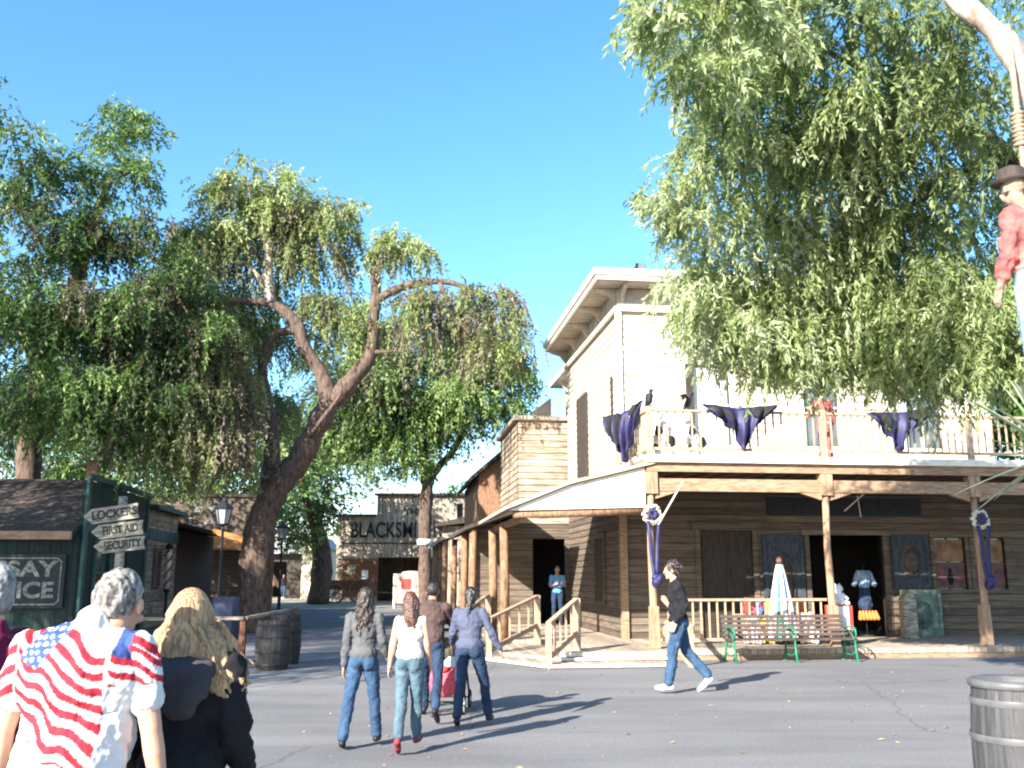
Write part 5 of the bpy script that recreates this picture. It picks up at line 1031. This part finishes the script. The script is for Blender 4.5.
    for key in 'LR': _, _, an, heel, toe = J[key]; a.cap2(q_(an), .032*k, q_(heel+Vector((0, .03, .02))), .026*k); a.cap2(q_(heel+Vector((0, .02, .01))), .026*k, q_(toe), .018*k)
    body = organic('body', a, vox*.72 if detail else vox, M[skin], t, 3)
    b = MB()
    for s in (-1, 1): b.ell(hv(s*.032, .082, .012), (.0125*k,)*3, None, 10, 6)
    if detail: b.build('eye', M['eye'], t); b = MB(); b.ell(hv(0, .098, -.052), (.022*k, .006*k, .008*k), None, 10, 6); b.build('mouth', M['lip'], t)
    # ---- clothes
    fold = [(.10*k, .036*k*ease, 'CLOUDS'), (.04*k, .014*k, 'CLOUDS')]
    a = MB(); pelvis(a, .008); leg(a, .008*ease, min(.068, .060*ease)); o = organic('trousers', a, vox, M[bottom], t, 3, [(.09*k, .028*k, 'CLOUDS'), (.04*k, .012*k, 'CLOUDS')])
    a = MB(); torso(a, .012*ease)
    if hem < 1.0: a.ell(q_((0, 0, hem+.08)), ((.160*hip*(.5+.5*g)+.016)*k, (.112*(.55+.45*g)+.022)*k, .11*k))
    if sleeve == 'long': arm(a, .013*ease, .036)
    elif sleeve == 'short': arm(a, .008 if shirt_hook else .016, .04, .62 if shirt_hook else .72)
    elif sleeve == 'none': [a.ell(q_(J[key+'a'][0]-Vector((0, 0, .0))), (.05*k, .062*k, .062*k)) for key in 'LR']
    if sleeve != 'none': cr0 = 1.25 if g > 1.25 else 1; a.cap2(q_(nk+Vector((0, -.005, -.045))), .066*k*cr0, q_(nk+Vector((0, -.005, .018))), .060*k*cr0)
    shirt = organic('shirt' if sleeve != 'long' else 'jacket', a, vox*(.6 if shirt_hook else 1), M[top] if isinstance(top, str) else top, t, 3, fold)
    if shirt_hook: shirt_hook(shirt, k, q_)
    a = MB()
    for key in 'LR':
        _, _, an, heel, toe = J[key]; f_ = (toe-heel); a.cap2(q_(heel+Vector((0, 0, .012))), .040*k, q_(heel+f_*.55+Vector((0, 0, .01))), .040*k); a.cap2(q_(heel+f_*.5+Vector((0, 0, .002))), .042*k, q_(toe+Vector((0, 0, 0))), .030*k); a.cap2(q_(an+Vector((0, 0, -.01))), .042*k, q_(heel+Vector((0, .03, .03))), .042*k)
        sp = MB()
        b2 = MB(); b2.cap2(q_(heel+Vector((0, 0, .012))), .040*k, q_(heel+f_*.55+Vector((0, 0, .01))), .040*k); b2.cap2(q_(heel+f_*.5+Vector((0, 0, .002))), .043*k, q_(toe), .031*k); b2.cap2(q_(an+Vector((0, 0, -.01))), .042*k, q_(heel+Vector((0, .03, .03))), .042*k)
        organic('shoe', b2, vox, M[shoes], t, 2)
    # ---- hair
    style, hm = hair; r = random.Random(seed+3); a = MB()
    if style != 'none':
        up = .006 if style in ('short', 'thin') else .012
        a.ell(hv(0, -.024, .036), ((.074+up)*k, (.090+up)*k, (.094+up)*k), hq.to_euler()); a.ell(hv(0, -.045, -.01), ((.068+up)*k, (.062+up)*k, (.08+up)*k), hq.to_euler())
        disp = [(.02*k, .014*k, 'CLOUDS')]
        if style == 'messy':
            for i in range(110):
                an_ = r.uniform(0, 6.28); ph = r.uniform(-.2, 1.4); d = Vector((math.cos(an_)*math.cos(ph), math.sin(an_)*math.cos(ph)-.25, math.sin(ph))); p0 = Vector((0, -.015, .035))+Vector((d.x*.075, d.y*.09, d.z*.095)); p1 = p0+d*.042+Vector((r.uniform(-.02, .02), r.uniform(-.01, .02), -.02)); a.cap2(hv(*p0), .012*k, hv(*p1), .004*k, 6)
            for i in range(16): x = r.uniform(-.07, .07); a.cap2(hv(x, -.07, -.03), .014*k, hv(x*1.1, -.085, -.10-r.uniform(0, .02)), .005*k, 6)
        if style in ('long', 'wavy', 'blond'):
            Ln = {'long': .33, 'wavy': .36, 'blond': .27}[style]; wv = {'long': .006, 'wavy': .016, 'blond': .008}[style]; wd = {'long': .085, 'wavy': .10, 'blond': .165}[style]; swx = .085 if style == 'blond' else (.03 if style == 'long' else 0)
            n = 90 if style == 'blond' else 50
            for i in range(n):
                th = (i/(n-1)*2-1)*2.0; ro = r.uniform(.9, 1.06); st = Vector((math.sin(th)*.074*ro, -.012-math.cos(th)*.088*ro, .02+r.uniform(-.02, .05))); pts = []; ph = r.uniform(0, 6.28); L_ = Ln*(r.uniform(.9, 1.04) if style == 'blond' else r.uniform(.75, 1.12))*(1 if abs(th) < 1.7 else .85)
                for j in range(9):
                    f = j/8; x = st.x*(1+.5*f)*(wd/.1 if f > .3 else 1)+wv*math.sin(ph+f*16)+swx*f*f*1.2; y = st.y-(.035*math.sin(f*2.4))-(.02*f if st.y < 0 else -.01)+wv*.7*math.cos(ph+f*14); z = st.z-L_*f-.05*f
                    pts.append(q_(hd+Vector((x, y, z))))
                a.tube(pts, [(.0115-.0035*(j/8)**2 if style == 'blond' else .014-.008*(j/8)**2)*k for j in range(9)], 6)
            a.cap2(hv(0, -.075, 0), .05*k, q_(hd+Vector((swx*.5, -.09, -Ln*.55))), .035*k)
            if style == 'blond': a.cap2(hv(-.03, -.07, -.06), .06*k, q_(hd+Vector((swx*.7, -.085, -Ln*.8))), .05*k); a.cap2(hv(.04, -.06, -.06), .05*k, q_(hd+Vector((.05+swx, -.07, -Ln*.8))), .045*k); a.cap2(hv(-.05, -.06, -.06), .05*k, q_(hd+Vector((-.07, -.07, -Ln*.7))), .04*k)
        if style == 'pony':
            for i in range(20):
                ph = r.uniform(0, 6.28); pts = []
                for j in range(9): f = j/8; pts.append(q_(hd+Vector((.022*math.cos(ph)*(1-.3*f)+.01*math.sin(f*9+ph), -.105-.05*math.sin(f*1.6)+.02*math.sin(ph), .03-.36*f*r.uniform(.85, 1)))))
                a.tube(pts, [(.011-.007*(j/8)**2)*k for j in range(9)], 6)
            a.ell(hv(0, -.11, .04), (.028*k, .024*k, .028*k))
        if style == 'thin': a = MB(); a.ell(hv(0, -.035, .018), (.080*k, .085*k, .085*k), hq.to_euler()); a.ell(hv(0, -.012, .045), (.076*k, .092*k, .085*k), hq.to_euler())
        organic('hair', a, max(.0055, vox*.62) if detail else vox, M[hm], t, 1 if style not in ('short', 'thin') else 2, None if style == 'blond' else disp)
    return t, q_, J, hd
WL = {'L': (0, 0, -.06, 0), 'R': (0, 0, .06, 0)}
walkA = {'L': (20, 4, -.04, -8), 'R': (-16, 22, .05, 40)}
walkB = {'L': (-14, 20, -.05, 35), 'R': (20, 5, .04, -8)}
armd = {'L': (0, 9, 12, .03), 'R': (0, 9, 12, .03)}

# ---- man in the flag shirt
flagm = bpy.data.materials.new('flag_print_cotton'); flagm.use_nodes = True; _n = flagm.node_tree; _p = _n.nodes['Principled BSDF']; _p.inputs['Roughness'].default_value = .85
_a = _n.nodes.new('ShaderNodeAttribute'); _a.attribute_name = 'print'; _n.links.new(_a.outputs['Color'], _p.inputs['Base Color'])
def flag_hook(o, k, q_):
    me = o.data; n = len(me.vertices); co = np.empty(n*3); me.vertices.foreach_get('co', co); co = co.reshape(-1, 3); x, y, z = co.T
    X = (x*287+78)*3.37; Yz = (80+(1.50-z)*296)*3.37
    white = np.array([.62, .60, .58]); red = np.array([.36, .008, .022]); blue = np.array([.02, .055, .19])
    c = np.tile(white, (n, 1))
    q = Yz-.66*X-13*np.sin(X/34+Yz/90)-6*np.sin(X/17)
    reg = (X > 72+(Yz > 560)*(Yz-560)*1.0) & (X < 386) & (q > 145) & (q < 556)
    fr = ((q-145)/57) % 1.0
    cr_ = reg & (fr < .53)
    # star field
    ux, uz = x+.098, z-1.505; A_ = np.array([[.082, -.088], [-.040, -.128]]); iv = np.linalg.inv(A_); s = iv[0, 0]*ux+iv[0, 1]*uz; v = iv[1, 0]*ux+iv[1, 1]*uz
    can = (s > -.02) & (s < 1.02) & (v > -.02) & (v < 1.02); cr_ &= ~can; c[cr_] = red; c[can & reg | can] = blue
    su = (s*4) % 1-.5; sv = (v*5+.5*(np.floor(s*4) % 2)) % 1-.5; dx = su*.25*np.hypot(*A_[:, 0]); dy = sv*.2*np.hypot(*A_[:, 1]); rr_ = np.hypot(dx, dy); an = np.arctan2(dy, dx); c[can & (rr_ < .0068*(1+.3*np.cos(5*an)))] = white
    # right sleeve and left sleeve
    sl_ = X > 398; qs = Yz-.55*(X-400)-8*np.sin(X/20); c[sl_ & (qs > 268) & (qs < 392) & (X < 452) & (X > 402)] = blue; c[sl_ & (X > 445) & (qs > 300) & (qs < 330)] = red; c[sl_ & (qs > 335) & (Yz < 492) & (((qs-335)/46 % 1) < .5) & (Yz > 318)] = red; c[sl_ & (X < 440) & (Yz > 290) & (Yz < 385)] = blue
    ll = X < 66; ql = Yz+.8*X+6*np.sin(X/15); c[ll & (ql > 395) & (ql < 590) & (((ql-395)/66 % 1) < .5)] = red
    front = y > .05*k; c[front] = white
    at_ = me.color_attributes.new('print', 'FLOAT_COLOR', 'POINT'); at_.data.foreach_set('color', np.c_[c, np.ones(n)].astype(np.float32).ravel())
p = at(76, 690, 3.45)
person((p.x, 3.45, 0), 0, 1.73, 'heavy grey-haired man seen from behind in a shirt printed with stars and stripes', {'L': (12, 4, -.06, 0), 'R': (-10, 14, .06, 20)}, {'L': (0, 13, 10, .08), 'R': (0, 13, 10, .08)}, flagm, 'khaki', ('thin', 'hairgrey'), 'shoewhite', 'skin', lean=5, g=1.30, sh=1.17, headx=.095, headyaw=-7, headpitch=-14, sleeve='short', vox=.0085, shirt_hook=flag_hook, hem=.86, seed=1, ease=.8)
t_ = bpy.data.objects[-1] if False else None
# ---- blond woman
p = at(186, 690, 3.85)
bt, bq, bJ, bh = person((p.x, 3.85, 0), R(-6), 1.575, 'blond woman seen from behind in a loose black hooded jacket', {'L': (-10, 14, -.05, 20), 'R': (12, 4, .05, 0)}, {'L': (4, 10, 20, .08), 'R': (-4, 12, 45, .20)}, 'blacktop', 'blacktop', ('blond', 'hairblond'), 'shoeblack', 'skin', lean=2, g=1.16, sh=1.05, hip=1.1, headx=-.02, headyaw=10, fem=True, vox=.0085, hem=.80, ease=1.6, seed=2)
a = MB(); a.cap2(bq((-.10, -.10, 1.40)), .045, bq((.12, -.10, 1.40)), .045); a.ell(bq((.03, -.135, 1.34)), (.13, .045, .09)); a.ell(bq((.03, -.13, 1.26)), (.07, .035, .06)); organic('hood', a, .009, M['charcoal'], bt, 3, [(.06, .02, 'CLOUDS')])
# ---- crimson man
p = at(-5, 650, 3.9)
person((p.x, 3.9, 0), R(80), 1.69, 'silver-haired man in a crimson jumper cut off by the left edge', {'L': (12, 4, -.04, 0), 'R': (-12, 14, .04, 20)}, armd, 'crimson', 'khaki', ('short', 'hairwhite'), 'shoeblack', 'skin', lean=3, g=1.12, vox=.0085, seed=3)
# ---- group of four
p = at(361, 745, 9.75)
person((p.x, 9.75, 0), R(2), 1.52, 'girl with long dark curly hair in grey jersey and bright blue jeans', {'L': (-4, 8, -.16, 8), 'R': (14, 4, .10, -4)}, {'L': (-6, 8, 10, .05), 'R': (2, 10, 22, -.12)}, 'greyjacket', 'jeans', ('wavy', 'hairdark'), 'shoeblack', 'skintan', lean=1, g=.95, sh=.93, fem=True, hip=.92, vox=.009, hem=.91, seed=4, hand_open=.7)
p = at(408, 750, 9.5)
person((p.x, 9.5, 0), R(-6), 1.43, 'girl with chestnut hair in a sleeveless cream top, grey-blue jeans and red shoes', {'L': (-10, 16, .03, 38), 'R': (10, 4, -.02, -4)}, {'L': (-4, 12, 18, .05), 'R': (6, 9, 25, .1)}, 'creamtop', 'jeansgrey', ('long', 'hairbrown'), 'shoered', 'skin', lean=1, g=1.0, sh=.9, fem=True, hip=.95, vox=.009, sleeve='none', hem=.93, headyaw=-25, seed=5)
p = at(430, 720, 11.5)
person((p.x, 11.5, 0), R(-4), 1.56, 'short-haired man in brown jersey and dark jeans pushing the stroller', walkA, {'L': (30, 12, 50, .15), 'R': (30, 14, 48, .1)}, 'maroonbrown', 'jeansdark', ('thin', 'hairblack'), 'shoeblack', 'skintan', lean=5, g=1.12, sh=1.1, vox=.009, seed=6)
p = at(469, 724, 11.1)
person((p.x, 11.1, 0), R(-8), 1.50, 'woman with black ponytail in slate blue hooded fleece and blue jeans', {'L': (-8, 10, -.04, 14), 'R': (16, 10, .20, 0)}, {'L': (8, 16, 45, .1), 'R': (0, 24, 14, -.06)}, 'slate', 'jeansdark', ('pony', 'hairblack'), 'shoeblack', 'skintan', lean=5, g=1.08, sh=1.0, hip=1.05, fem=True, vox=.009, hem=.9, seed=7)
hoodo = bpy.data.objects
# ---- striding man in black
p = at(681, 690, 14.15)
person((p.x, 14.15, 0), R(88), 1.84, 'young man in black hooded top and jeans striding left in white trainers', {'L': (15, 6, -.02, -2), 'R': (-15, 24, .02, 40)}, {'L': (-18, 8, 48, .05), 'R': (-16, 10, 46, .1)}, 'blacktop', 'jeans', ('messy', 'hairdark'), 'shoewhite', 'skin', lean=4, g=1.02, vox=.009, ease=1.75, hem=.86, headpitch=-6, seed=8)
# ---- man in the porch doorway and further figures
p = B(-.25, 9.3, .2)
person(tuple(p), YAW+R(180), 1.72, 'man in pale blue shirt standing in the dark porch doorway', {'L': (0, 0, -.04, 0), 'R': (0, 0, .04, 0)}, {'L': (10, 8, 95, .5), 'R': (10, 8, 95, .5)}, 'lightblue', 'jeansdark', ('short', 'hairdark'), 'shoeblack', 'skintan', vox=.014, sleeve='short', seed=9)
p = at(481, 600, 31)
person((p.x, 31, .2), YAW, 1.78, 'person in bright blue shirt among the far porch posts', walkB, armd, 'lightblue', 'jeansdark', ('short', 'hairblack'), 'shoeblack', 'skintan', vox=.016, sleeve='short', g=1.1, seed=10)
p = at(283, 597, 66)
person((p.x, 66, 0), R(180), 1.68, 'distant person in dark top and bright jeans walking up the shaded street', walkA, armd, 'blacktop', 'jeans', ('short', 'hairdark'), 'shoewhite', 'skintan', vox=.03, detail=False, seed=11)
p = at(267, 597, 70.6)
person((p.x, 71.6, 0), R(180), 1.6, 'dim distant figure in red inside the open barn, left', {'L': (0, 0, -.04, 0), 'R': (0, 0, .04, 0)}, armd, 'redfaded', 'khaki', ('short', 'hairdark'), 'shoeblack', 'skintan', vox=.03, detail=False, seed=12)
# ---- dummies
tt, qq, JJ, hh = person(tuple(B(4.25, .55, 4.1)), YAW, 1.62, 'red-clothed skull-faced dummy standing behind the middle of the balcony rail', {'L': (0, 0, -.04, 0), 'R': (0, 0, .04, 0)}, {'L': (20, 20, 40, .0), 'R': (10, 12, 10, 0)}, 'redfaded', 'redfaded', ('none', 'hairdark'), 'shoeblack', 'bone', vox=.014, cat='dummy', name='dressed_dummy', headyaw=180, seed=13)
a = MB(); a.lathe([(.2, 0), (.19, .02), (.1, .04), (.08, .14), (.03, .17)], 16, tuple(qq(hh+Vector((0, 0, .07))))); a.build('hat', M['blackcloth'], tt)
hp = at(1026, 300, 6.8)
tt, qq, JJ, hh = person((hp.x+.12, 6.8, 2.70), R(15), 1.80, 'dummy in red plaid shirt and pale jeans hanging by a rope at right', {'L': (3, 8, -.04, 50), 'R': (-4, 4, .04, 50)}, {'L': (8, 9, 12, .06), 'R': (0, 9, 10, .03)}, 'redfaded', 'jeanslight', ('none', 'hairdark'), 'shoeblack', 'rope', vox=.011, cat='dummy', name='hanging_dummy', ease=1.9, headx=-.12, headpitch=-20, seed=14)
a = MB(); a.lathe([(.14, 0), (.13, .015), (.105, .03), (.10, .10), (.04, .13)], 18, tuple(qq(hh+Vector((-.01, 0, .06))))); a.build('hat', M['darkwood'], tt)
a = MB(); a.tube([tuple(qq((-.02, 0, 1.47))), tuple(qq((-.03, 0, 1.8))), tuple(qq((-.03, 0, 2.95)))], .022, 8); z0 = qq((-.03, 0, 1.95)).z
for i in range(8): c = qq((-.03, 0, 1.95)); a.lathe([(.03, i*.036), (.058, i*.036+.018), (.03, i*.036+.036)], 14, tuple(c), cap=False)
c = qq((-.02, 0, 1.50)); a.tube([(c.x+.075*math.cos(q), c.y+.075*math.sin(q), c.z+.01*math.sin(q)) for q in np.linspace(0, 6.283, 17)], .02, 8, cap=False); a.build('noose_rope', M['rope'], tt)

# ---- stroller
p = at(447, 700, 12.35); t = empty('baby_stroller', (p.x, 12.35, 0), R(-4), 'stroller with olive hood and pink bag pushed by the man in brown', 'stroller')
def wheel(x, y, r):
    a = MB(); a.tube([(x, y+r*math.cos(q), r+r*math.sin(q)) for q in np.linspace(0, 6.283, 19)], .018, 6, cap=False); o = a.build('wheel', M['rubber'], t)
    b = MB(); b.tube([(x-.02, y, r), (x+.02, y, r)], .03, 8)
    for k in range(5): q = k*1.2566; b.bar((x, y, r), (x, y+r*.9*math.cos(q), r+r*.9*math.sin(q)), .012)
    b.build('hub', M['plastic'], o)
for x in (-.24, .24): wheel(x, -.3, .13); wheel(x, .38, .1)
a = MB()
for x in (-.24, .24): a.tube([(x, -.3, .13), (x, 0, .5), (x*.95, -.38, .98)], .014, 6); a.tube([(x, .38, .1), (x, 0, .5), (x, -.1, .7)], .014, 6)
a.tube([(-.23, -.38, .98), (0, -.42, 1.0), (.23, -.38, .98)], .02, 8); a.bar((-.24, -.3, .14), (.24, -.3, .14), .02); a.bar((-.24, .38, .12), (.24, .38, .12), .02); a.build('frame', M['iron'], t)
a = MB(); a.cap2((0, .1, .42), .17, (0, -.05, .62), .17); a.ell((0, .25, .38), (.2, .2, .08)); organic('seat', a, .014, M['olive'], t, 3)
a = MB(); a.ell((0, -.02, .76), (.25, .27, .2)); organic('hood', a, .014, M['olive'], t, 2, (.08, .03, 'CLOUDS'))
a = MB(); a.ell((0, -.26, .34), (.2, .11, .15)); a.cap2((-.12, -.26, .44), .08, (.12, -.26, .44), .08); organic('pink_bag', a, .012, M['pink'], t, 2, (.06, .03, 'CLOUDS'))
a = MB(); a.ell((-.07, -.28, .56), (.09, .08, .08)); a.ell((.08, -.28, .60), (.08, .07, .07)); organic('white_bag', a, .012, M['white'], t, 2, (.05, .03, 'CLOUDS'))
a = MB(); a.ell((.0, -.3, .52), (.07, .07, .05)); a.ell((-.14, -.26, .54), (.05, .06, .05)); organic('red_bundle', a, .012, M['red'], t, 2)
